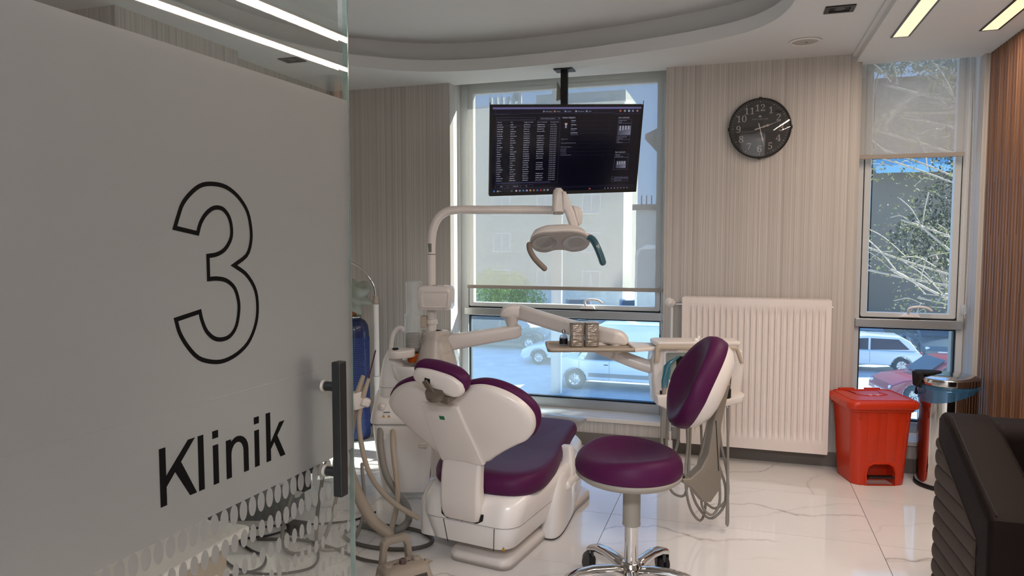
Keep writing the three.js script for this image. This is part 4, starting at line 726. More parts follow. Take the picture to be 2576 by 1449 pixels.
// ---------------------------------------------------------------- cuspidor unit
const UB = [-1.647, 0, 1.223];
M.film = phys(0xe9e5df, 0.25, { transmission: 0.75, thickness: 0, transparent: true, opacity: 0.65, bumpMap: tex(256, 256, (u, v) => { const k = 255 * fbm(u * 10, v * 10, 10, 4, 6); return [k, k, k]; }, false, [2, 2]), bumpScale: 0.02 });
{
  const u = thing('cuspidor_unit', 'white cuspidor unit with faucet and basin left of the dental chair', 'dental unit', UB, YAW);
  mesh('cabinet', stack([[0.05, -0.115, 0.10, -0.12, 0.10, 0.04], [0.062, -0.125, 0.115, -0.13, 0.115, 0.04], [0.2, -0.148, 0.128, -0.14, 0.135, 0.05], [0.40, -0.17, 0.13, -0.14, 0.15, 0.05], [0.425, -0.172, 0.13, -0.14, 0.15, 0.05]]), M.white, u);
  mesh('console_top', soft(stack([[0.427, -0.178, 0.13, -0.145, 0.158, 0.045], [0.438, -0.18, 0.13, -0.145, 0.16, 0.045], [0.47, -0.176, 0.13, -0.145, 0.15, 0.045], [0.55, -0.165, 0.12, -0.14, 0.085, 0.04], [0.575, -0.155, 0.1, -0.13, 0.07, 0.04]]), 0.7), M.white, u);
  mesh('door_panel', [at(cbox(0.002, 0.30, 0.19, 0.006), 0.128, 0.27, 0.0, 0, 0, -0.01), box(0.07, 0.118, 0.30, 0.325, 0.137, 0.145, 0.004)], M.cream, u);
  mesh('tower', stack([[0.55, -0.15, -0.015, -0.06, 0.09, 0.045], [0.65, -0.142, -0.018, -0.055, 0.085, 0.045], [0.74, -0.125, -0.022, -0.05, 0.08, 0.045], [0.785, -0.105, -0.03, -0.04, 0.06, 0.035], [0.795, -0.09, -0.04, -0.03, 0.045, 0.025]]), M.white, u);
  mesh('tower_seam', stack([[0.5985, -0.1466, -0.0162, -0.0578, 0.0878, 0.045], [0.6, -0.1464, -0.0164, -0.0577, 0.0877, 0.045]]), M.darkGrey, u);
  const lid = mesh('lid', at(soft(ext([[-0.075, 0.0], [-0.065, 0.035], [-0.03, 0.045], [0.02, 0.03], [0.055, 0.0], [0.052, -0.03], [0.02, -0.045], [-0.04, -0.045], [-0.072, -0.03]], 0.04, 0.006, true, [], 48, 3), 0.7), -0.01, 0.80, 0.1, PI / 2 + 0.12, 0, 0), M.cream, u);
  mesh('lid_black_disc', at(new THREE.CylinderGeometry(0.016, 0.016, 0.004, 24), -0.05, 0.804, 0.10, 0.12), M.blackMatt, u);  // flat black disc on the lid, no opening is cut
  mesh('faucet', tube([[-0.087, 0.785, 0.02], [-0.082, 0.83, 0.02], [-0.07, 0.875, 0.02], [-0.048, 0.90, 0.022], [-0.028, 0.902, 0.025], [-0.016, 0.892, 0.028]], 0.011, 40, 14), M.cream, u);
  mesh('basin', lathe([[0.02, 0.60], [0.07, 0.615], [0.105, 0.65], [0.118, 0.70], [0.12, 0.718], [0.115, 0.722], [0.11, 0.712], [0.095, 0.665], [0.06, 0.635], [0.001, 0.625]], 48, [0.04, 0, 0.05]), M.white, u);
  mesh('rear_body', stack([[0.1, 0.0, 0.24, -0.2, 0.0, 0.05], [0.4, 0.0, 0.26, -0.2, 0.0, 0.05], [0.62, 0.03, 0.25, -0.16, 0.02, 0.05], [0.66, 0.05, 0.23, -0.12, 0.0, 0.04]]), M.white, u);
  mesh('post_base', lathe([[0.118, 0.6], [0.112, 0.7], [0.098, 0.76], [0.082, 0.82], [0.074, 0.85], [0.07, 0.878], [0.06, 0.886], [0.03, 0.886]], 48, [0.148, 0, 0]), M.cream, u);
  mesh('plastic_wrap', warp(lathe([[0.128, 0.62], [0.125, 0.70], [0.112, 0.755], [0.097, 0.80], [0.084, 0.835], [0.079, 0.85], [0.082, 0.862], [0.077, 0.874], [0.076, 0.892]], 72, [0, 0, 0]), (x, y, z) => { const a = Math.atan2(z, x), k = 1 + 0.035 * Math.sin(a * 9 + y * 30) + 0.03 * Math.sin(a * 17 - y * 50); return [x * k + 0.152, y, z * k]; }), M.film, u, 'crumpled clear plastic film over the post base');
  mesh('knob', [at(lathe([[0.001, 0.022], [0.018, 0.02], [0.022, 0], [0.001, 0]], 28), -0.118, 0.505, 0.118, 1.15), at(cbox(0.008, 0.034, 0.014, 0.003), -0.118, 0.513, 0.136, 1.15, 0, 0)], M.cream, u);
  warnSign(u, 0.016, -0.105, 0.462, 0.1555, -0.25, 0); warnSign(u, 0.016, -0.078, 0.462, 0.1555, -0.25, 0);
  mesh('caption', at(cbox(0.034, 0.004, 0.001), -0.09, 0.486, 0.146, -0.25), M.darkGrey, u);
  for (const x of [-0.118, -0.058]) mesh('hose_socket', cyl(0.018, 0.016, [x, 0.428, 0.125], [x, 0.385, 0.138], 20), M.greyPlastic, u);
}
// tools on the unit
{
  const c = thing('cup_dispenser', 'clear plastic cup dispenser clamped to the lamp pole', 'cup dispenser', [UB[0], 0, UB[2]], YAW);
  const cl = phys(0xf6f8f8, 0.35, { transmission: 0.8, thickness: 0, transparent: true, opacity: 0.72 });
  mesh('upper_tube', lathe([[0.040, 0.965], [0.041, 1.14], [0.036, 1.146], [0.001, 1.147]], 32, [0.036, 0, 0.03]), cl, c);
  mesh('lower_tube', lathe([[0.043, 0.785], [0.0445, 0.80], [0.0435, 0.97], [0.046, 0.975]], 32, [0.031, 0, 0.03]), cl, c);
  for (let k = 0; k < 11; k++) mesh('paper_cup_rim', lathe([[0.033, 0.80 + k * 0.0068], [0.0385, 0.8005 + k * 0.0068], [0.0395, 0.8025 + k * 0.0068], [0.0385, 0.8048 + k * 0.0068], [0.033, 0.805 + k * 0.0068]], 28, [0.029, 0, 0.03]), M.greyPlastic, c);
  mesh('clamp', [box(0.072, 0.103, 0.905, 0.965, 0.0, 0.045, 0.005)], M.hoseBeige, c);
  mesh('clamp_ring', lathe([[0.026, 0.918], [0.032, 0.92], [0.032, 0.942], [0.026, 0.944]], 24, [0.124, 0, 0]), M.cream, c);
  const cup = thing('paper_cup', 'orange and brown paper cup hanging under the cup dispenser', 'cup', [UB[0], 0, UB[2]], YAW);
  mesh('brown_band', lathe([[0.0335, 0.771], [0.0365, 0.806], [0.0355, 0.806], [0.0325, 0.771]], 32, [0.029, 0, 0.03]), std(0x2a1d16, 0.6), cup);
  mesh('orange_cup', lathe([[0.001, 0.726], [0.026, 0.724], [0.0335, 0.7708], [0.0325, 0.7708], [0.025, 0.73]], 32, [0.029, 0, 0.03]), std(0xc85a10, 0.6), cup);
  const b = thing('tissue_box', 'white box holding tissues mounted on the lamp pole', 'tissue box', [UB[0], 0, UB[2]], YAW);
  mesh('housing', at(soft(stack([[-0.06, -0.08, 0.08, -0.055, 0.055, 0.02], [-0.045, -0.09, 0.09, -0.06, 0.06, 0.025], [0.04, -0.092, 0.092, -0.06, 0.06, 0.025], [0.058, -0.082, 0.082, -0.055, 0.05, 0.02], [0.064, -0.06, 0.06, -0.04, 0.04, 0.02]]), 0.9), 0.15, 1.06, 0.02, 0, -0.15), M.cream, b);
  mesh('window_rim', at(ext(rrect(0.146, 0.088, 0.012, 4), 0.008, 0.002, false, [rrect(0.128, 0.072, 0.012, 4)]), 0.153, 1.055, 0.076, 0.0, -0.15), M.cream, b);
  mesh('tissue', at(warp(new THREE.PlaneGeometry(0.128, 0.072, 24, 14), (x, y, z) => [x, y, 0.0022 * Math.sin(x * 60 + y * 50) * Math.max(0, (y + 0.01) / 0.05)]), 0.153, 1.055, 0.0795, 0, -0.15), std(0xe9d9cd, 0.9), b);
  mesh('caption', at(cbox(0.022, 0.002, 0.006), 0.148, 1.1245, 0.045, 0.1, -0.15), M.darkGrey, b);
}
// ---------------------------------------------------------------- operating light
{
  const o = thing('operating_light', 'dental operating light hanging from a white bent pole over the chair', 'operating light', UB, YAW);
  mesh('pole', [tube([[0.125, 0.87, 0], [0.125, 1.0, 0], [0.126, 1.2, 0], [0.127, 1.35, 0], [0.138, 1.42, 0], [0.165, 1.475, 0], [0.21, 1.506, 0], [0.26, 1.514, 0], [0.4, 1.514, 0], [0.62, 1.514, 0], [0.80, 1.512, 0]], 0.0222, 90, 20)], M.cream, o);
  mesh('lower_sleeve', [cyl(0.0245, 0.0245, [0.125, 0.885, 0], [0.125, 1.005, 0], 24)], M.cream, o);
  mesh('pole_joint', cyl(0.0228, 0.0228, [0.1262, 1.283, 0], [0.1262, 1.286, 0], 24), M.darkGrey, o);
  mesh('pole_label', at(new THREE.CylinderGeometry(0.0227, 0.0227, 0.045, 12, 1, true, -0.75, 0.9), 0.1265, 1.318, 0), std(0x7b796c, 0.6), o);
  mesh('pivot_block', [stack([[1.500, 0.752, 0.812, 0.02, 0.09, 0.018], [1.504, 0.750, 0.814, 0.018, 0.092, 0.02], [1.585, 0.752, 0.812, 0.02, 0.09, 0.024], [1.61, 0.757, 0.807, 0.026, 0.084, 0.024], [1.623, 0.768, 0.796, 0.04, 0.07, 0.013]])], M.cream, o);
  mesh('pivot_screw_plate', box(0.757, 0.806, 1.488, 1.501, 0.03, 0.088, 0.004), M.greyPlastic, o);
  mesh('drop_arm', soft(ext([[0.798, 1.606], [0.818, 1.604], [0.862, 1.50], [0.89, 1.41], [0.888, 1.385], [0.85, 1.385], [0.84, 1.42], [0.812, 1.505], [0.798, 1.51]], 0.045, 0.014, false, [], 64, 3), 0.7).translate(0, 0, 0.05), M.cream, o);
  mesh('knuckle', [soft(ext([[0.855, 1.535], [0.89, 1.528], [0.908, 1.505], [0.905, 1.445], [0.888, 1.428], [0.872, 1.45]], 0.05, 0.012, false, [], 64, 3), 0.7).translate(0, 0, 0.0)], M.cream, o);
  const h = new THREE.Group(); h.name = 'lamp_head'; h.position.set(0.785, 1.352, 0.14); h.rotation.order = 'ZXY'; h.rotation.set(0.86, 0.12, -0.09); o.add(h);
  const hl = [[-0.15, 0.0], [-0.14, 0.05], [-0.1, 0.075], [-0.03, 0.082], [0.05, 0.085], [0.11, 0.07], [0.145, 0.03], [0.152, -0.02], [0.13, -0.06], [0.08, -0.075], [0.03, -0.06], [-0.02, -0.06], [-0.07, -0.08], [-0.12, -0.065]];
  mesh('shell', puff(hl, [[0.05, -0.075], [0.45, -0.072], [0.7, -0.06], [0.9, -0.036], [0.985, -0.01], [1, 0.0], [0.985, 0.006]], 96), M.cream, h);
  mesh('front_plate', puff(hl, [[0.985, -0.004], [0.975, 0.008], [0.93, 0.011], [0.01, 0.010]], 96), std(0xa8a29c, 0.35), h);
  for (const s of [-1, 1]) {
    const rf = lathe([[0.001, 0.0], [0.035, 0.003], [0.058, 0.010], [0.062, 0.012], [0.063, 0.0135], [0.058, 0.0135]], 40); rf.rotateX(PI / 2); rf.scale(1.04, 0.9, 0.35); rf.translate(s * 0.076, 0.002, 0.0088);
    mesh('reflector', rf, std(0xc9c6c2, 0.18, { metalness: 0.7 }), h);
    const gl = new THREE.CircleGeometry(0.06, 40); gl.scale(1.04, 0.9, 1); gl.translate(s * 0.076, 0.002, 0.0145); mesh('lens', gl, phys(0xf2f4f4, 0.03, { transmission: 0.9, thickness: 0 }), h);
  }
  mesh('caption', at(cbox(0.02, 0.0015, 0.003), 0.04, 0.0795, -0.02), M.darkGrey, h);
  const teal = phys(0x2f5a66, 0.25, { clearcoat: 0.6 });
  const grip = (pts, r, m, label) => mesh('grip', tube(pts, r, 30, 12), m, o, label);
  grip([[0.632, 1.335, 0.15], [0.634, 1.312, 0.17], [0.652, 1.275, 0.185], [0.678, 1.245, 0.19], [0.706, 1.218, 0.19]], 0.0145, std(0x8a7c70, 0.5), 'brown-grey grip');
  grip([[0.925, 1.372, 0.15], [0.945, 1.362, 0.165], [0.963, 1.33, 0.18], [0.982, 1.285, 0.185], [0.995, 1.248, 0.185]], 0.0175, teal, 'grip wrapped in teal film');
  mesh('grip_joint', [at(new THREE.SphereGeometry(0.02, 20, 14), 0.928, 1.372, 0.148)], M.cream, o);
}
// ---------------------------------------------------------------- delivery unit: jointed arm, tray, console, hoses
const KB = [-0.19, 0, 1.182];
{
  const k = thing('delivery_unit', 'dental delivery unit with jointed arm, tray and instrument console', 'dental unit', KB, YAW);
  const ox = -1.401, oz = -0.40;
  mesh('lower_arm', soft(ext([[0.18, 0.86], [0.279, 0.872], [0.55, 0.912], [0.583, 0.915], [0.594, 0.905], [0.594, 0.862], [0.575, 0.848], [0.237, 0.785], [0.18, 0.78]], 0.075, 0.012, false, [], 64, 3), 0.6).translate(ox, 0, oz - 0.037), M.cream, k);
  mesh('elbow_post', lathe([[0.024, 0.908], [0.028, 0.915], [0.044, 0.96], [0.046, 0.968], [0.001, 0.968]], 32, [0.545 + ox, 0, oz]), M.cream, k);
  mesh('elbow_cap', [soft(ext([[0.486, 0.963], [0.487, 0.985], [0.5, 1.008], [0.525, 1.022], [0.565, 1.026], [0.59, 1.02], [0.602, 0.995], [0.6, 0.968], [0.585, 0.955], [0.54, 0.953]], 0.085, 0.016, true, [], 48, 3), 0.7).translate(ox, 0, oz - 0.04)], M.cream, k);
  const A = V(0.575 + ox, 0.988, oz), Bv = V(-0.37, 0.90, -0.04), st = [];
  for (let i = 0; i <= 10; i++) { const s = i / 10, p = A.clone().lerp(Bv, s), hh = 0.038 - 0.002 * s, ww = 0.032; p.y += -0.01 * Math.sin(s * PI); st.push(rrect(2 * ww, 2 * hh, 0.018, 5).map(([a, b]) => [p.x + b * 0.08 + a * -0.42, p.y + b, p.z + a * 0.9])); }
  for (const [x, y, z, hh, ww] of [[-0.345, 0.896, -0.038, 0.033, 0.032], [-0.325, 0.888, -0.035, 0.027, 0.03], [-0.312, 0.88, -0.033, 0.017, 0.024], [-0.308, 0.876, -0.032, 0.006, 0.012]]) st.push(rrect(2 * ww, 2 * hh, Math.min(ww, hh) * 0.6, 5).map(([a, b]) => [x + b * 0.08 + a * -0.42, y + b, z + a * 0.9]));
  mesh('upper_arm', loft(st), M.cream, k);
  mesh('console_arm', tube([[-0.44, 0.845, -0.06], [-0.36, 0.815, -0.05], [-0.28, 0.785, -0.03], [-0.2, 0.762, -0.01], [-0.14, 0.755, 0.0]], 0.031, 40, 18), M.cream, k);
  mesh('arm_joint', cyl(0.03, 0.03, [-0.36, 0.80, -0.045], [-0.36, 0.88, -0.045], 24), M.cream, k);
  // tray
  const trayTop = std(0xa69786, 0.45);
  const to = rrect(0.40, 0.25, 0.02, 4, -0.495, 0);
  mesh('tray', at(ext(to, 0.008, 0.002), 0, 0.862, 0, PI / 2).translate(0, 0, 0), trayTop, k);
  mesh('tray_rim', at(ext(to, 0.018, 0.004, false, [rrect(0.376, 0.226, 0.014, 4, -0.495, 0)]), 0, 0.87, 0, PI / 2), M.hoseBeige, k);
  mesh('tray_wing', at(soft(ext([[-0.30, -0.12], [-0.22, -0.085], [-0.1, -0.07], [-0.1, 0.09], [-0.2, 0.08], [-0.26, 0.10], [-0.30, 0.124]], 0.016, 0.004), 0.5), 0, 0.868, 0, PI / 2), M.cream, k);
  // console
  mesh('console_body', soft(ext([[-0.206, 0.85], [-0.212, 0.80], [-0.206, 0.70], [-0.198, 0.64], [-0.2, 0.612], [-0.14, 0.585], [-0.065, 0.568], [-0.05, 0.575], [0.09, 0.60], [0.13, 0.612], [0.185, 0.62], [0.205, 0.66], [0.215, 0.78], [0.205, 0.85], [0.17, 0.872], [-0.18, 0.872]], 0.13, 0.018, false, [], 64, 3), 0.5).translate(0, 0, -0.06), M.cream, k);
  mesh('console_top', soft(ext(rrect(0.40, 0.15, 0.03, 5, -0.0, 0.0), 0.02, 0.006), 0.6).rotateX(PI / 2).translate(0, 0.893, 0), M.cream, k);
  mesh('control_panel', ext(rrect(0.25, 0.125, 0.008, 3, -0.025, 0.78), 0.006, 0.002).translate(0, 0, 0.068), std(0x8f958d, 0.4), k);
  mesh('panel_rim', ext(rrect(0.27, 0.15, 0.012, 3, -0.025, 0.778), 0.012, 0.003, false, [rrect(0.25, 0.125, 0.008, 3, -0.025, 0.78)]).translate(0, 0, 0.064), M.white, k);
  mesh('display_screen', box(-0.102, -0.035, 0.772, 0.826, 0.0725, 0.0745), std(0x0c0d0e, 0.12), k);
  mesh('rail', [soft(ext([[-0.21, 0.80], [-0.206, 0.875], [-0.195, 0.884], [0.16, 0.878], [0.175, 0.866], [0.196, 0.80], [0.182, 0.798], [0.160, 0.858], [-0.180, 0.862], [-0.186, 0.855], [-0.188, 0.81]], 0.024, 0.007, false, [], 64, 3), 0.6).translate(0, 0, 0.09)], M.hoseBeige, k);
  mesh('holder_lip', [soft(ext([[-0.2, 0.655], [-0.198, 0.612], [-0.14, 0.585], [-0.07, 0.57], [-0.04, 0.585], [0.10, 0.60], [0.19, 0.622], [0.2, 0.66], [0.15, 0.645], [0.06, 0.625], [-0.03, 0.62], [-0.06, 0.605], [-0.085, 0.635], [-0.13, 0.65], [-0.16, 0.66]], 0.075, 0.012, false, [], 64, 3), 0.5).translate(0, 0, 0.055)], M.cream, k);
  const sock = [[-0.168, 0.635], [-0.063, 0.595], [-0.005, 0.615], [0.06, 0.625], [0.128, 0.645]];
  for (const [x, y] of sock) mesh('holder_socket', at(new THREE.CylinderGeometry(0.014, 0.014, 0.05, 20), x, y + 0.012, 0.105), M.blackMatt, k);
  mesh('syringe', [tube([[-0.168, 0.60, 0.11], [-0.166, 0.66, 0.112], [-0.162, 0.70, 0.115]], 0.0105, 16, 12)], M.greyPlastic, k);
  mesh('wrapped_syringe', warp(loft([[0.69, 0.014, -0.163], [0.72, 0.017, -0.16], [0.76, 0.017, -0.155], [0.79, 0.016, -0.15], [0.81, 0.015, -0.135], [0.828, 0.010, -0.11], [0.838, 0.003, -0.092]].map(([y, r, x]) => Array.from({ length: 16 }, (_, i) => [x + r * Math.cos(i * PI / 8), y, 0.118 + r * 0.6 * Math.sin(-i * PI / 8)]))), (x, y, z) => [x + 0.002 * Math.sin(y * 260), y, z + 0.002 * Math.sin(y * 190 + x * 200)]), phys(0x3f7c8f, 0.15, { clearcoat: 0.8, transmission: 0.25, thickness: 0 }), k, 'syringe tip in blue-green film');
  mesh('handpiece', [tube([[0.128, 0.60, 0.105], [0.13, 0.68, 0.108], [0.134, 0.74, 0.11]], 0.008, 12, 10)], M.steel, k);
  mesh('valve_cap', [lathe([[0.012, 0.89], [0.014, 0.896], [0.011, 0.904], [0.001, 0.907]], 16, [-0.005, 0, 0.04]), lathe([[0.007, 0.90], [0.007, 0.912], [0.001, 0.914]], 12, [0.012, 0, 0.02])], M.white, k);
  const hs = [
    [[-0.168, 0.60, 0.11], [-0.172, 0.5, 0.11], [-0.166, 0.42, 0.1], [-0.14, 0.375, 0.08], [-0.1, 0.37, 0.05], [-0.075, 0.42, 0.02], [-0.07, 0.5, 0.0], [-0.08, 0.59, -0.01]],
    [[-0.12, 0.59, 0.0], [-0.125, 0.4, 0.0], [-0.115, 0.2, 0.02], [-0.09, 0.165, 0.03], [-0.05, 0.16, 0.04], [-0.03, 0.22, 0.03], [-0.03, 0.4, 0.02], [-0.04, 0.59, 0.0]],
    [[-0.063, 0.59, 0.105], [-0.05, 0.45, 0.10], [-0.055, 0.25, 0.09], [-0.02, 0.10, 0.07], [0.03, 0.045, 0.05], [0.055, 0.10, 0.03], [0.045, 0.3, 0.01], [0.03, 0.6, 0.0]],
    [[-0.03, 0.6, 0.08], [-0.035, 0.4, 0.08], [-0.03, 0.24, 0.07], [0.01, 0.12, 0.06], [0.075, 0.055, 0.05], [0.14, 0.10, 0.03], [0.152, 0.19, 0.02], [0.12, 0.3, 0.01], [0.08, 0.45, 0.0], [0.06, 0.6, 0.0]],
    [[0.06, 0.61, 0.1], [0.02, 0.42, 0.1], [0.0, 0.3, 0.09], [0.02, 0.18, 0.08], [0.05, 0.135, 0.06], [0.1, 0.1, 0.04], [0.155, 0.14, 0.03], [0.16, 0.25, 0.02], [0.13, 0.4, 0.01], [0.11, 0.6, 0.0]],
    [[0.128, 0.6, 0.105], [0.135, 0.4, 0.1], [0.14, 0.15, 0.09], [0.143, 0.035, 0.08], [0.150, 0.035, 0.07], [0.153, 0.2, 0.05], [0.156, 0.6, 0.02]],
    [[0.09, 0.6, 0.02], [0.088, 0.35, 0.04], [0.06, 0.22, 0.05], [0.03, 0.17, 0.06], [0.035, 0.11, 0.07], [0.075, 0.08, 0.07], [0.11, 0.12, 0.06], [0.115, 0.25, 0.04], [0.1, 0.4, 0.03]]];
  for (const p of hs) mesh('instrument_hose', tube(p, 0.0063, 70, 8), M.hose, k);
}
// things on the tray
{
  const yT = 0.8625, b = thing('dropper_bottle', 'small dark blue glass bottle with a clear dropper on the tray', 'bottle', [0, 0, 0], 0);
  const put = (g, x, z) => { const v = V(x, 0, z).applyAxisAngle(V(0, 1, 0), YAW); g.position.set(KB[0] + v.x, yT, KB[2] + v.z); g.rotation.y = YAW; };
  put(b, -0.612, -0.03);
  mesh('bottle', lathe([[0.001, 0.0], [0.018, 0.0], [0.0195, 0.003], [0.0195, 0.038], [0.016, 0.046], [0.008, 0.053], [0.008, 0.066], [0.001, 0.066]], 28), phys(0xd3dae2, 0.03, { transmission: 0.7, thickness: 0 }), b);
  mesh('liquid', lathe([[0.001, 0.003], [0.0178, 0.003], [0.0178, 0.034], [0.001, 0.034]], 24), phys(0x10182c, 0.1), b);
  mesh('label', new THREE.CylinderGeometry(0.0197, 0.0197, 0.026, 28, 1, true).translate(0, 0.02, 0), std(0x0d0f16, 0.5), b);
  mesh('collar', lathe([[0.009, 0.062], [0.0095, 0.07], [0.006, 0.074]], 20), M.steel, b);
  mesh('dropper', [lathe([[0.005, 0.07], [0.0045, 0.09], [0.003, 0.096], [0.001, 0.098]], 16), tube([[0, 0.092, 0], [0.003, 0.105, 0], [0.008, 0.114, 0]], 0.0022, 10, 6)], phys(0xeef2f4, 0.08, { transmission: 0.8, thickness: 0 }), b);
  const foil = std(0xa59a8d, 0.3, { metalness: 0.55, bumpMap: tex(256, 256, (u, v) => { const q = 255 * Math.abs(fbm(u * 14, v * 14, 14, 4, 21) - 0.5) * 2; return [q, q, q]; }, false, [2, 2]), bumpScale: 0.004 });
  const fb = (x, z, label) => { const t = thing('foil_container', label, 'container', [0, 0, 0], 0, 'foil wrapped containers on the tray'); put(t, x, z); mesh('body', stack([[0, -0.031, 0.031, -0.03, 0.03, 0.012], [0.004, -0.0325, 0.0325, -0.032, 0.032, 0.014], [0.106, -0.0325, 0.0325, -0.032, 0.032, 0.014], [0.11, -0.031, 0.031, -0.03, 0.03, 0.013]]), foil, t); mesh('film_edge', stack([[0.108, -0.033, 0.033, -0.0325, 0.0325, 0.014], [0.114, -0.0335, 0.0335, -0.033, 0.033, 0.014]]), phys(0xcac5bf, 0.2, { transmission: 0.4, thickness: 0, metalness: 0.2 }), t); };
  fb(-0.553, 0.0, 'foil wrapped container on the tray, the one beside the bottle'); fb(-0.484, 0.0, 'foil wrapped container on the tray, the one farther from the bottle');
}
// ---------------------------------------------------------------- stool
{
  const s = thing('dentist_stool', 'purple upholstered dentist stool with chrome star base', 'stool', [-0.372, 0, 1.926], -58 * D2R);
  // seat: wide saddle-like pad, drawn in the ground plane
  const so = Array.from({ length: 24 }, (_, i) => { const a = i * PI / 12; const r = 0.206 + 0.006 * Math.cos(2 * a) - 0.016 * Math.sin(a); return [r * Math.cos(a), r * Math.sin(a)]; });
  const seat = puff(so, [[0.9, 0.0], [0.97, 0.006], [1.0, 0.02], [1.0, 0.036], [0.97, 0.055], [0.91, 0.068], [0.82, 0.074], [0.65, 0.071], [0.45, 0.065], [0.2, 0.06], [0.01, 0.059]], 96); seat.rotateX(-PI / 2);
  warp(seat, (x, y, z) => [x, y + 0.478 + Math.max(0, y - 0.03) / 0.04 * (0.45 * x * x - 0.25 * z * z * (z > 0 ? 1 : -0.6) + 0.004), z]);
  mesh('seat_cushion', seat, M.purple, s);
  const pan = puff(so, [[0.6, -0.012], [0.9, -0.008], [0.985, 0.006], [0.99, 0.02], [0.9, 0.022]], 96); pan.rotateX(-PI / 2); pan.translate(0, 0.468, 0); mesh('seat_pan', pan, M.greyPlastic, s);
  mesh('column_cover', lathe([[0.034, 0.272], [0.035, 0.278], [0.0335, 0.284], [0.0335, 0.462], [0.001, 0.462]], 32), M.greyPlastic, s);
  mesh('gas_spring', cyl(0.026, 0.026, [0, 0.1, 0], [0, 0.28, 0], 32), M.chrome, s);
  mesh('base_hub', lathe([[0.001, 0.05], [0.042, 0.05], [0.046, 0.06], [0.044, 0.10], [0.036, 0.125], [0.028, 0.13], [0.001, 0.13]], 32), M.chrome, s);
  const legA = [48, 120, 192, 264, 336].map((a) => (a + 75.6) * D2R);
  for (const a of legA) {
    const L = [[0.025, 0.088, 0.026, 0.026], [0.08, 0.1, 0.022, 0.021], [0.15, 0.106, 0.021, 0.018], [0.21, 0.1, 0.0205, 0.016], [0.255, 0.085, 0.02, 0.014], [0.27, 0.076, 0.016, 0.01]];
    const leg = mesh('leg', loft(L.map(([r, y, w, h]) => rrect(2 * w, 2 * h, Math.min(w, h) * 0.9, 4).map(([p, q]) => { const v = V(r, y + q, p).applyAxisAngle(V(0, 1, 0), a); return [v.x, v.y, v.z]; }))), M.chrome, s);
    const cp = V(0.25, 0, 0).applyAxisAngle(V(0, 1, 0), a), ca = a + 0.9;
    const cas = new THREE.Group(); cas.name = 'caster'; cas.position.set(cp.x, 0, cp.z); cas.rotation.y = ca; s.add(cas);
    mesh('stem', cyl(0.007, 0.007, [0, 0.04, 0], [0, 0.078, 0], 12), M.darkGrey, cas);
    for (const z of [-0.013, 0.013]) mesh('caster_wheel', at(lathe([[0.001, -0.009], [0.022, -0.009], [0.0275, -0.004], [0.0275, 0.004], [0.022, 0.009], [0.001, 0.009]], 24), 0.012, 0.0275, z, PI / 2), M.blackMatt, cas);
    mesh('fork', at(new THREE.CylinderGeometry(0.031, 0.031, 0.05, 24, 1, false, 0, PI), 0.01, 0.032, 0, PI / 2, 0, 0), M.darkGrey, cas);
  }
  // back: oval pad on a folded bracket
  const bk = new THREE.Group(); bk.name = 'backrest'; bk.position.set(0.0, 0.80, -0.295); bk.rotation.order = 'YXZ'; bk.rotation.set(-0.4, -0.24, 0.0); s.add(bk);
  const oo = [[0, 0.19], [0.06, 0.175], [0.11, 0.13], [0.15, 0.05], [0.165, -0.03], [0.135, -0.11], [0.075, -0.17], [0.0, -0.195], [-0.075, -0.17], [-0.135, -0.11], [-0.165, -0.03], [-0.15, 0.05], [-0.11, 0.13], [-0.06, 0.175]];
  const curve = (g) => warp(g, (x, y, z) => [x, y, z + x * x * 1.4 + (y < -0.05 ? -(y + 0.05) * 0.12 : 0)]);
  mesh('back_cushion', curve(puff(oo, [[0.85, -0.02], [0.97, -0.015], [1.0, 0.005], [1.0, 0.025], [0.96, 0.045], [0.88, 0.056], [0.75, 0.058], [0.5, 0.05], [0.2, 0.046], [0.01, 0.045]], 96)), M.purple, bk);
  mesh('back_shell', curve(puff(oo.map(([x, y]) => [x * 0.93, y * 0.93]), [[0.01, -0.075], [0.4, -0.074], [0.75, -0.066], [0.93, -0.045], [1, -0.016], [0.99, 0.0]], 72)), M.cream, bk);
  const br = std(0x57504a, 0.45, { metalness: 0.2 });
  mesh('bracket_arm', soft(ext([[-0.20, 0.44], [-0.235, 0.44], [-0.28, 0.475], [-0.31, 0.53], [-0.33, 0.66], [-0.37, 0.80], [-0.40, 0.80], [-0.365, 0.64], [-0.36, 0.5], [-0.37, 0.43], [-0.36, 0.38], [-0.325, 0.335], [-0.29, 0.34], [-0.24, 0.40], [-0.2, 0.425]].map(([z, y]) => [-z, y]), 0.05, 0.01, false, [], 64, 3), 0.5).rotateY(PI / 2).translate(-0.025, 0, 0), std(0x7d7468, 0.45), s);
  mesh('bracket_gap_shade', at(cbox(0.053, 0.2, 0.003), 0, 0.56, -0.345, 0.08), M.blackMatt, s);  // black strip painted for the shade of a gap, nothing is cut
  mesh('height_knob', cyl(0.014, 0.014, [0.0, 0.44, -0.17], [0.0, 0.44, -0.215], 14), M.black, s);
}
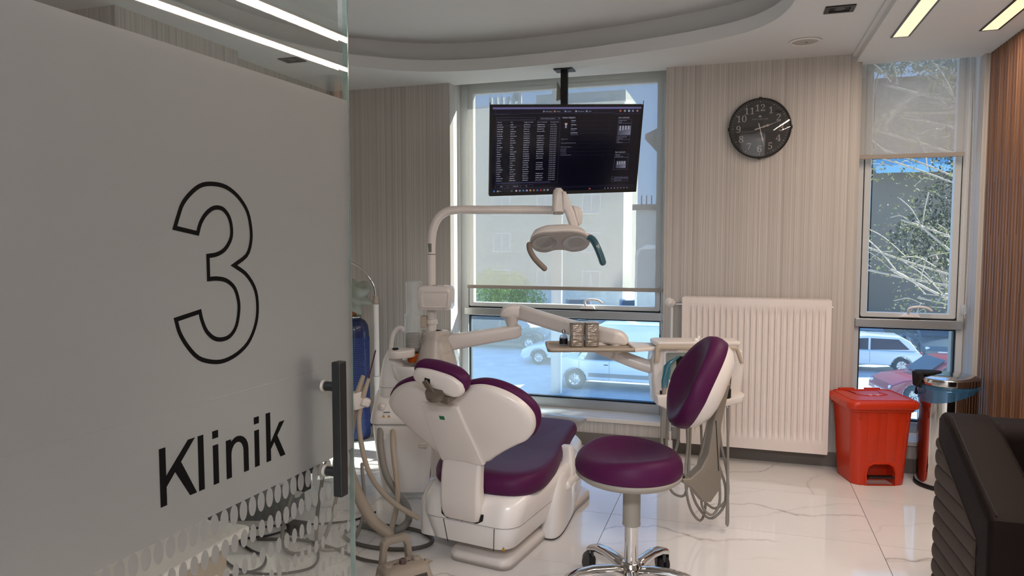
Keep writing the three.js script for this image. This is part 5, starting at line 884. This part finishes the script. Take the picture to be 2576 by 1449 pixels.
// ---------------------------------------------------------------- suction hoses, foot control, cables
{
  const h = thing('suction_holder', 'suction handpieces in a white holder beside the glass door edge', 'suction holder', [-1.655, 0, 1.716], YAW);
  mesh('holder_body', [at(soft(stack([[-0.04, -0.03, 0.03, -0.025, 0.025, 0.012], [0.0, -0.034, 0.034, -0.03, 0.03, 0.014], [0.035, -0.028, 0.028, -0.025, 0.025, 0.012]]), 0.7), -0.01, 0.625, 0, 0, 0.4, 0.2), at(cbox(0.045, 0.04, 0.05, 0.012), 0.025, 0.612, 0.0, 0, 0.3, -0.3)], M.cream, h);
  mesh('suction_tip', cyl(0.0165, 0.010, [-0.012, 0.64, 0], [0.018, 0.735, 0], 18), M.hoseBeige, h);
  mesh('saliva_tip', cyl(0.014, 0.008, [0.015, 0.635, 0.01], [0.045, 0.725, 0.01], 18), M.hoseBeige, h);
  mesh('saliva_straw', cyl(0.0033, 0.0033, [0.043, 0.72, 0.01], [0.078, 0.855, 0.01], 10), phys(0x5a2c4d, 0.3, { transmission: 0.3, thickness: 0 }), h);
  const hs = (name, label, pts, r, mat) => solo(name, tube(pts, r, 70, 12), mat, label, 'hose');
  hs('suction_hose', 'beige suction hose falling from the holder to the chair base', [[-1.650, 0.59, 1.716], [-1.656, 0.542, 1.723], [-1.636, 0.438, 1.744], [-1.589, 0.320, 1.769], [-1.520, 0.256, 1.804], [-1.429, 0.203, 1.831], [-1.31, 0.155, 1.842]], 0.0115, M.hoseBeige);
  hs('suction_hose', 'wide beige hose sloping to the floor next to the glass door edge', [[-1.70, 0.59, 1.71], [-1.72, 0.40, 1.72], [-1.69, 0.28, 1.75], [-1.621, 0.185, 1.787], [-1.543, 0.10, 1.81], [-1.47, 0.045, 1.80]], 0.026, M.hoseBeige);
  hs('suction_hose', 'grey hose hanging from the left socket of the cuspidor unit', [[-1.725, 0.40, 1.39], [-1.70, 0.323, 1.44], [-1.63, 0.201, 1.51], [-1.55, 0.132, 1.55], [-1.478, 0.085, 1.592], [-1.445, 0.05, 1.66], [-1.48, 0.022, 1.70], [-1.55, 0.019, 1.70], [-1.66, 0.018, 1.68]], 0.017, M.hose);
  hs('suction_hose', 'grey hose hanging from the right socket of the cuspidor unit to the floor', [[-1.665, 0.40, 1.37], [-1.63, 0.323, 1.44], [-1.577, 0.201, 1.511], [-1.524, 0.13, 1.603], [-1.495, 0.07, 1.702], [-1.47, 0.035, 1.80], [-1.475, 0.018, 1.86]], 0.0125, M.hoseBeige);
  const loop = []; for (let i = 0; i <= 22; i++) { const a = -2.6 + i * 0.27; loop.push([-1.50 + 0.215 * Math.cos(a), 0.0095 + (i > 20 ? 0.0 : 0), 1.755 + 0.12 * Math.sin(a)]); }
  hs('control_cable', 'dark grey cable looped on the floor behind the foot control', loop, 0.0088, std(0x5a564f, 0.5));
  hs('control_cable', 'thin brown-grey cable running from the foot control under the glass door', [[-1.40, 0.02, 2.02], [-1.5, 0.008, 1.99], [-1.65, 0.008, 1.94], [-1.85, 0.008, 1.90], [-2.05, 0.008, 1.95]], 0.0068, std(0x5a524a, 0.5));
  const p = thing('foot_control', 'beige foot control pedal with round buttons on the floor', 'foot pedal', [-1.235, 0, 2.14], 52 * D2R);
  const pm = std(0x9c9184, 0.5);
  mesh('housing', soft(stack([[0, -0.105, 0.105, -0.05, 0.09, 0.02], [0.015, -0.105, 0.105, -0.055, 0.095, 0.02], [0.085, -0.092, 0.092, -0.05, 0.06, 0.02], [0.095, -0.08, 0.08, -0.04, 0.045, 0.018]]), 0.7), pm, p);
  mesh('pedal_plate', at(cbox(0.13, 0.07, 0.006, 0.003), 0, 0.04, 0.096, -0.35), M.darkGrey, p);
  mesh('carry_handle', [soft(ext([[-0.075, 0.0], [-0.06, 0.13], [-0.045, 0.145], [0.045, 0.145], [0.06, 0.13], [0.075, 0.0], [0.048, 0.0], [0.04, 0.10], [0.03, 0.115], [-0.03, 0.115], [-0.04, 0.10], [-0.048, 0.0]], 0.03, 0.006, false, [], 64, 2), 0.5).translate(0, 0.04, -0.075)], pm, p);
  mesh('button', lathe([[0.018, 0.094], [0.017, 0.103], [0.012, 0.106], [0.001, 0.106]], 24, [-0.062, 0, 0.0]), pm, p); mesh('button', lathe([[0.018, 0.094], [0.017, 0.103], [0.012, 0.106], [0.001, 0.106]], 24, [0.062, 0, 0.0]), pm, p); mesh('button', lathe([[0.014, 0.094], [0.014, 0.11], [0.009, 0.114], [0.001, 0.113]], 24, [0, 0, 0.005]), std(0x5d4a4a, 0.45), p, 'dark middle button');
  mesh('button_mark', box(-0.036, -0.022, 0.0945, 0.0965, -0.003, 0.001), M.darkGrey, p); mesh('button_mark', box(0.022, 0.036, 0.0945, 0.0965, -0.003, 0.001), M.darkGrey, p);
  mesh('side_spike', cyl(0.018, 0.001, [-0.098, 0.06, 0.0], [-0.135, 0.06, 0.0], 4), pm, p); mesh('side_spike', cyl(0.018, 0.001, [0.098, 0.07, 0.0], [0.135, 0.07, 0.0], 4), pm, p);
}
// ---------------------------------------------------------------- bins
{
  const b = thing('red_bin', 'red plastic pedal bin with a flat lid beside the radiator', 'bin', [0.735, 0, 0.165], 16 * D2R);
  const rd = phys(0xc63009, 0.36);
  const outline = (w, d, r, y) => ringXZ(w, d, r, y, 0, 0, 6);
  // body with the pedal recess left open at the front
  const body = [[0.0, 0.288, 0.25, 0.05], [0.006, 0.293, 0.255, 0.055], [0.11, 0.304, 0.264, 0.055], [0.25, 0.319, 0.28, 0.055], [0.41, 0.338, 0.298, 0.055], [0.425, 0.342, 0.302, 0.055]];
    const arch = [[-0.08, 0.0], [-0.08, 0.07], [-0.07, 0.108], [-0.042, 0.124], [0.042, 0.124], [0.07, 0.108], [0.08, 0.07], [0.08, 0.0]];
  const solid = new Brush(prep(loft(body.map(([y, w, d, r]) => outline(w, d, r, y))))), cutter = new Brush(prep(ext(arch.map(([x, y]) => [x, y - (y < 0.001 ? 0.02 : 0)]), 0.13).translate(0, 0, 0.03)));
  solid.updateMatrixWorld(); cutter.updateMatrixWorld();
  const ev = new Evaluator(); ev.useGroups = false; ev.attributes = ['position', 'normal', 'uv'];
  mesh('body', ev.evaluate(solid, cutter, SUBTRACTION).geometry, rd, b);           // the arched pedal opening is really cut out
  mesh('recess_rim', soft(ext([[-0.087, 0.0], [-0.087, 0.072], [-0.076, 0.114], [-0.045, 0.132], [0.045, 0.132], [0.076, 0.114], [0.087, 0.072], [0.087, 0.0]], 0.016, 0.003, false, [arch.map(([x, y]) => [x, Math.max(y, 0.0005)])]), 0.5).translate(0, 0.0, 0.1185), rd, b);
  mesh('pedal', box(-0.07, 0.07, 0.044, 0.054, 0.11, 0.148, 0.004), M.black, b);
  for (const x of [-0.062, 0.04]) mesh('pressed_panel', at(soft(ext([[-0.028, -0.14], [-0.024, -0.155], [0.022, -0.155], [0.026, -0.14], [0.036, 0.13], [-0.036, 0.13]], 0.006, 0.0025), 0.5), x + 0.01, 0.29, 0.1388, 0.068), rd, b);
  for (const x of [-0.125, 0.13]) mesh('lug', box(x - 0.006, x + 0.006, 0.37, 0.425, 0.125, 0.152, 0.003), rd, b);
  mesh('rim', loft([[0.415, 0.35, 0.31, 0.05], [0.42, 0.356, 0.316, 0.05], [0.432, 0.356, 0.316, 0.05], [0.436, 0.35, 0.31, 0.05]].map(([y, w, d, r]) => outline(w, d, r, y))), rd, b);
  const lid = loft([[0.432, 0.375, 0.33, 0.05], [0.437, 0.392, 0.348, 0.055], [0.462, 0.394, 0.35, 0.055], [0.474, 0.38, 0.336, 0.055], [0.479, 0.352, 0.308, 0.05], [0.4815, 0.2, 0.18, 0.05], [0.482, 0.02, 0.02, 0.005]].map(([y, w, d, r]) => outline(w, d, r, y)));
  const l = mesh('lid', lid, rd, b);
  mesh('lid_ridge', [soft(ext(rrect(0.34, 0.30, 0.04, 5), 0.006, 0.002, false, [rrect(0.33, 0.29, 0.036, 5)]), 0.5).rotateX(-PI / 2).translate(0, 0.4775, 0)], rd, l);
  mesh('lid_crest', [soft(ext([[-0.10, 0.13], [0.10, 0.13], [0.075, 0.06], [0.09, 0.0], [0.04, -0.03], [-0.05, -0.03], [-0.085, 0.01], [-0.07, 0.06]], 0.008, 0.003, false, [[[-0.09, 0.123], [-0.064, 0.06], [-0.077, 0.014], [-0.047, -0.023], [0.037, -0.023], [0.081, 0.003], [0.068, 0.06], [0.09, 0.123]]]), 0.5).rotateX(-PI / 2).translate(0, 0.4775, 0)], rd, l);
  mesh('lid_grip', [box(-0.12, -0.03, 0.476, 0.49, -0.168, -0.148, 0.004), box(0.03, 0.12, 0.476, 0.49, -0.168, -0.148, 0.004)], rd, l);
  for (const x of [-0.018, 0.022]) mesh('white_mark', at(new THREE.TorusGeometry(0.008, 0.0022, 6, 16), x, 0.484, 0.02, PI / 2), std(0xe9c9c2, 0.7), l);
}
{
  const b = thing('steel_bin', 'tall round mirror steel pedal bin with a blue liner bag', 'bin', [1.112, 0, 0.17], 0);
  mesh('body', lathe([[0.142, 0.022], [0.145, 0.024], [0.145, 0.545], [0.142, 0.552], [0.138, 0.55]], 72), std(0xd2d2d0, 0.07, { metalness: 1 }), b);
  mesh('base_ring', lathe([[0.001, 0], [0.15, 0.0], [0.153, 0.006], [0.151, 0.02], [0.144, 0.026], [0.001, 0.026]], 64), M.black, b);
  const lid = lathe([[0.001, 0.628], [0.08, 0.626], [0.13, 0.619], [0.150, 0.610], [0.153, 0.604], [0.153, 0.575], [0.149, 0.571], [0.001, 0.571]], 72);
  mesh('lid', lid, std(0xcfcfcd, 0.12, { metalness: 1 }), b);
  mesh('lid_hinge', soft(ext([[-0.045, 0], [-0.05, 0.04], [-0.03, 0.10], [0, 0.125], [0.03, 0.10], [0.05, 0.04], [0.045, 0]], 0.012, 0.004, true, [], 40), 0.6).rotateX(-PI / 2).rotateY(-PI / 2 + 0.35).translate(-0.145, 0.622, 0.01), M.blackMatt, b);
  mesh('hinge_cover', at(cbox(0.03, 0.085, 0.08, 0.01), -0.152, 0.59, 0.02, 0, 0.3, 0.1), M.blackMatt, b);
  mesh('carry_handle', tube([[-0.14, 0.60, 0.06], [-0.165, 0.56, 0.062], [-0.17, 0.52, 0.05], [-0.155, 0.51, 0.02], [-0.15, 0.53, -0.02]], 0.005, 30, 8), M.blackMatt, b);
  const bag = warp(lathe([[0.148, 0.571], [0.152, 0.566], [0.1525, 0.555], [0.151, 0.54], [0.149, 0.52], [0.1472, 0.505]], 96), (x, y, z) => { const a = Math.atan2(z, x), f = (0.572 - y) / 0.08, k = 1 + (0.012 * Math.sin(a * 23) + 0.012 * Math.sin(a * 41 + y * 90)) * Math.min(1, f * 2 + 0.2); const s = 0.12 + 0.95 * Math.pow(Math.max(0, 0.5 + 0.5 * Math.cos(a - 2.5)), 1.6); return [x * k, 0.572 - (0.572 - y) * s * 1.35, z * k]; });
  mesh('liner_bag', bag, phys(0x5c9ccb, 0.18, { transmission: 0.6, thickness: 0, transparent: true, opacity: 0.8, clearcoat: 0.5, side: THREE.DoubleSide }), b);
}
// ---------------------------------------------------------------- armchair
{
  const s = thing('leather_armchair', 'dark brown leather armchair with a quilted side at the right edge', 'armchair', [0.70, 0, 1.70]);
  const lea = phys(0x150d0a, 0.6, { specularIntensity: 0.22, bumpMap: tex(256, 256, (u, v) => { const k = 255 * fbm(u * 30, v * 30, 30, 3, 12); return [k, k, k]; }, false, [6, 6]), bumpScale: 0.0005 });
  const sue = std(0x463930, 0.85);
  // left arm: slopes from the back down to the front; profile in (z, y)
  const prof = [[0.0, 0.06], [0.0, 0.72], [0.03, 0.742], [0.09, 0.738], [0.16, 0.72], [0.42, 0.622], [0.555, 0.572], [0.585, 0.555], [0.59, 0.52], [0.59, 0.06]];
  const arm = () => soft(ext(prof.map(([z, y]) => [-z, y]), 0.16, 0.022, false, [], 64, 4), 0.6).rotateY(PI / 2);
  mesh('arm', arm(), lea, s);
  mesh('arm', arm().translate(0.66, 0, 0), lea, s);
  mesh('backrest', box(0.12, 0.70, 0.1, 0.735, -0.02, 0.17, 0.05, 5), lea, s);
  mesh('seat_cushion', box(0.165, 0.655, 0.2, 0.42, 0.15, 0.60, 0.05, 4), lea, s);
  mesh('seat_base', box(0.15, 0.67, 0.05, 0.24, 0.05, 0.575, 0.02), lea, s);
  // quilted suede panel on the outer side
  const q = new THREE.Group(); q.name = 'quilted_panel'; s.add(q);
  const clipTop = (z) => 0.648 - z * 0.40;
  for (let k = 0; k < 11; k++) {               // nearly level padded channels, cut off along the slope of the arm
    const w = 0.058, n = 14, y0 = 0.66 - k * w, rows = [];
    for (let i = 0; i <= n; i++) { const z = 0.012 + 0.465 * i / n, sl = 0.04 * z, hi = Math.min(y0 + sl, clipTop(z)), lo = Math.min(Math.max(y0 - w + sl + 0.003, 0.07), hi - 0.0005); rows.push([z, lo, Math.max(hi, 0.0705)]); }
    if (rows.every(([, lo, hi]) => hi - lo < 0.012)) continue;
    const rg = rows.map(([z, lo, hi]) => { const d = 0.0055 * Math.min(1, (hi - lo) / 0.03); return Array.from({ length: 9 }, (_, j) => { const t = j / 8; return [-0.001 - d * Math.pow(Math.sin(PI * t), 0.7), lo + (hi - lo) * t, z]; }).concat([[0.004, hi, z], [0.004, lo, z]]); });
    mesh('quilt_channel', loft(rg), sue, q);
  }
  mesh('piping', tube([[0.022, 0.735, 0.01], [0.024, 0.737, 0.09], [0.02, 0.715, 0.17], [0.02, 0.62, 0.42], [0.022, 0.565, 0.57]], 0.0028, 40, 6), M.blackMatt, s);
  for (const [x, z] of [[0.05, 0.05], [0.05, 0.53], [0.76, 0.05], [0.76, 0.53]]) mesh('foot', cyl(0.022, 0.018, [x, 0.062, z], [x, 0, z], 14), M.black, s);
}
// ---------------------------------------------------------------- corner behind the glass door: gas cylinder, pipe, cabinet, cables
{
  const g = thing('gas_cylinder', 'dark blue gas cylinder in a net sleeve behind the cuspidor unit', 'gas cylinder', [-2.50, 0, 0.30]);
  const bl = phys(0x0c1c4e, 0.35, { clearcoat: 0.4 });
  mesh('bottle', lathe([[0.001, 0.0], [0.095, 0.0], [0.1, 0.01], [0.1, 0.73], [0.095, 0.775], [0.075, 0.81], [0.045, 0.828], [0.03, 0.83], [0.001, 0.83]], 40), bl, g);
  mesh('collar', lathe([[0.045, 0.826], [0.05, 0.832], [0.05, 0.845], [0.02, 0.848]], 24), M.steel, g);
  mesh('valve', [cyl(0.018, 0.014, [0, 0.84, 0], [0, 0.9, 0], 14)], std(0x9c5a2c, 0.4, { metalness: 0.6 }), g);
  const net = []; for (let k = 0; k < 54; k++) { const y0 = 0.02 + k * 0.0127; net.push(lathe([[0.1012, y0], [0.1022, y0 + 0.0022], [0.1012, y0 + 0.0044]], 36)); } for (let k = 0; k < 48; k++) { const a = k * PI / 24; net.push(cyl(0.0013, 0.0013, [0.1015 * Math.cos(a), 0.02, 0.1015 * Math.sin(a)], [0.1015 * Math.cos(a + 0.4), 0.70, 0.1015 * Math.sin(a + 0.4)], 5)); }
  const nm = mesh('net_sleeve', net, std(0x33478a, 0.6), g); nm.userData.kind = 'stuff';
  const bag = warp(new THREE.SphereGeometry(0.1, 40, 28), (x, y, z) => { const n = 1 + 0.22 * Math.sin(x * 60 + y * 30) * Math.sin(z * 50) + 0.15 * Math.sin(y * 90 + x * 40); return [x * n * 1.2 + (y > 0 ? y * 0.6 : 0), y * n * 1.05, z * n * 0.8]; });
  const pb = solo('plastic_bag', bag.translate(-2.52, 0.965, 0.31), phys(0xb4bcb0, 0.3, { transmission: 0.4, thickness: 0, side: THREE.DoubleSide }), 'crumpled green plastic bag over the top of the gas cylinder', 'bag');
  const p = thing('white_pipe', 'white plastic pipe standing against the striped wall', 'pipe', [-2.37, 0, 0.23]);
  mesh('pipe', [cyl(0.0205, 0.0205, [0, 0.0, 0], [0.0, 0.92, 0], 24)], M.white, p);
  mesh('sleeve', [cyl(0.0255, 0.0255, [0, 0.36, 0], [0, 0.42, 0], 24)], M.white, p);
  mesh('coupling', [cyl(0.02, 0.017, [0, 0.925, 0], [0, 0.975, 0], 20)], M.hoseBeige, p);
  mesh('curved_tube', tube([[0, 0.97, 0], [-0.008, 1.03, 0], [-0.04, 1.10, 0.01], [-0.09, 1.16, 0.02], [-0.16, 1.20, 0.03], [-0.26, 1.21, 0.04]], 0.0072, 40, 10), M.chrome, p);
  const c = thing('low_cabinet', 'low white cabinet with a rounded top behind the dotted glass', 'cabinet', [-2.0, 0, 3.05]);
  mesh('worktop', box(-0.42, 0.385, 0.325, 0.36, -0.5, 0.9, 0.014, 4), M.white, c);
  mesh('body', box(-0.4, 0.33, 0.03, 0.324, -0.44, 0.88, 0.006), M.hoseBeige, c);
  mesh('plinth', box(-0.38, 0.28, 0.0, 0.032, -0.42, 0.86), M.darkGrey, c);
  const m = thing('floor_machine', 'grey machine housing on the floor behind the dotted glass', 'machine', [-2.3, 0, 1.62], 0.3);
  mesh('housing', stack([[0, -0.2, 0.2, -0.16, 0.16, 0.04], [0.13, -0.2, 0.2, -0.16, 0.16, 0.04], [0.16, -0.18, 0.18, -0.14, 0.14, 0.04]]), std(0x7d7f80, 0.5), m);
  mesh('top_tray', box(-0.17, 0.17, 0.16, 0.19, -0.13, 0.13, 0.012), M.white, m);
  mesh('roller', cyl(0.03, 0.03, [0.205, 0.1, -0.02], [0.205, 0.1, 0.04], 20), M.white, m);
  const a = solo('power_adapter', box(-1.965, -1.88, 0.0, 0.055, 1.80, 1.86, 0.006), M.darkGrey, 'black power adapter lying among the cables on the floor', 'adapter');
  const cb = (label, pts, r, mat) => solo('floor_cable', tube(pts, r, 80, 8), mat, label, 'cable');
  const blk = std(0x1d1b1a, 0.5);
  cb('black cable running from the adapter to the low cabinet', [[-1.962, 0.02, 1.84], [-2.03, 0.007, 1.9], [-2.12, 0.007, 1.98], [-2.02, 0.007, 2.05], [-1.9, 0.007, 2.1], [-1.86, 0.007, 2.2], [-1.98, 0.007, 2.3], [-2.15, 0.007, 2.28]], 0.0055, blk);
  cb('black cable looped wide in front of the low cabinet', [[-2.16, 0.007, 2.1], [-1.95, 0.007, 2.22], [-1.78, 0.007, 2.22], [-1.66, 0.007, 2.12], [-1.72, 0.007, 1.98], [-1.84, 0.007, 1.88]], 0.0055, blk);
  cb('black cable passing behind the adapter', [[-2.2, 0.007, 1.9], [-2.05, 0.007, 1.78], [-1.9, 0.007, 1.72], [-1.75, 0.007, 1.62], [-1.7, 0.007, 1.5]], 0.005, blk);
  cb('grey hose drooping in a long loop near the door edge', [[-1.83, 0.5, 1.6], [-1.84, 0.3, 1.72], [-1.8, 0.08, 1.86], [-1.72, 0.012, 1.96], [-1.62, 0.012, 1.9], [-1.62, 0.1, 1.76], [-1.68, 0.3, 1.66]], 0.0085, M.hose);
  cb('grey hose drooping in a second loop left of the first', [[-1.93, 0.45, 1.66], [-1.95, 0.2, 1.82], [-1.9, 0.03, 1.98], [-1.8, 0.012, 2.04], [-1.72, 0.03, 1.97], [-1.72, 0.2, 1.82], [-1.76, 0.4, 1.7]], 0.0085, M.hose);
}
renderer.render(scene, camera);
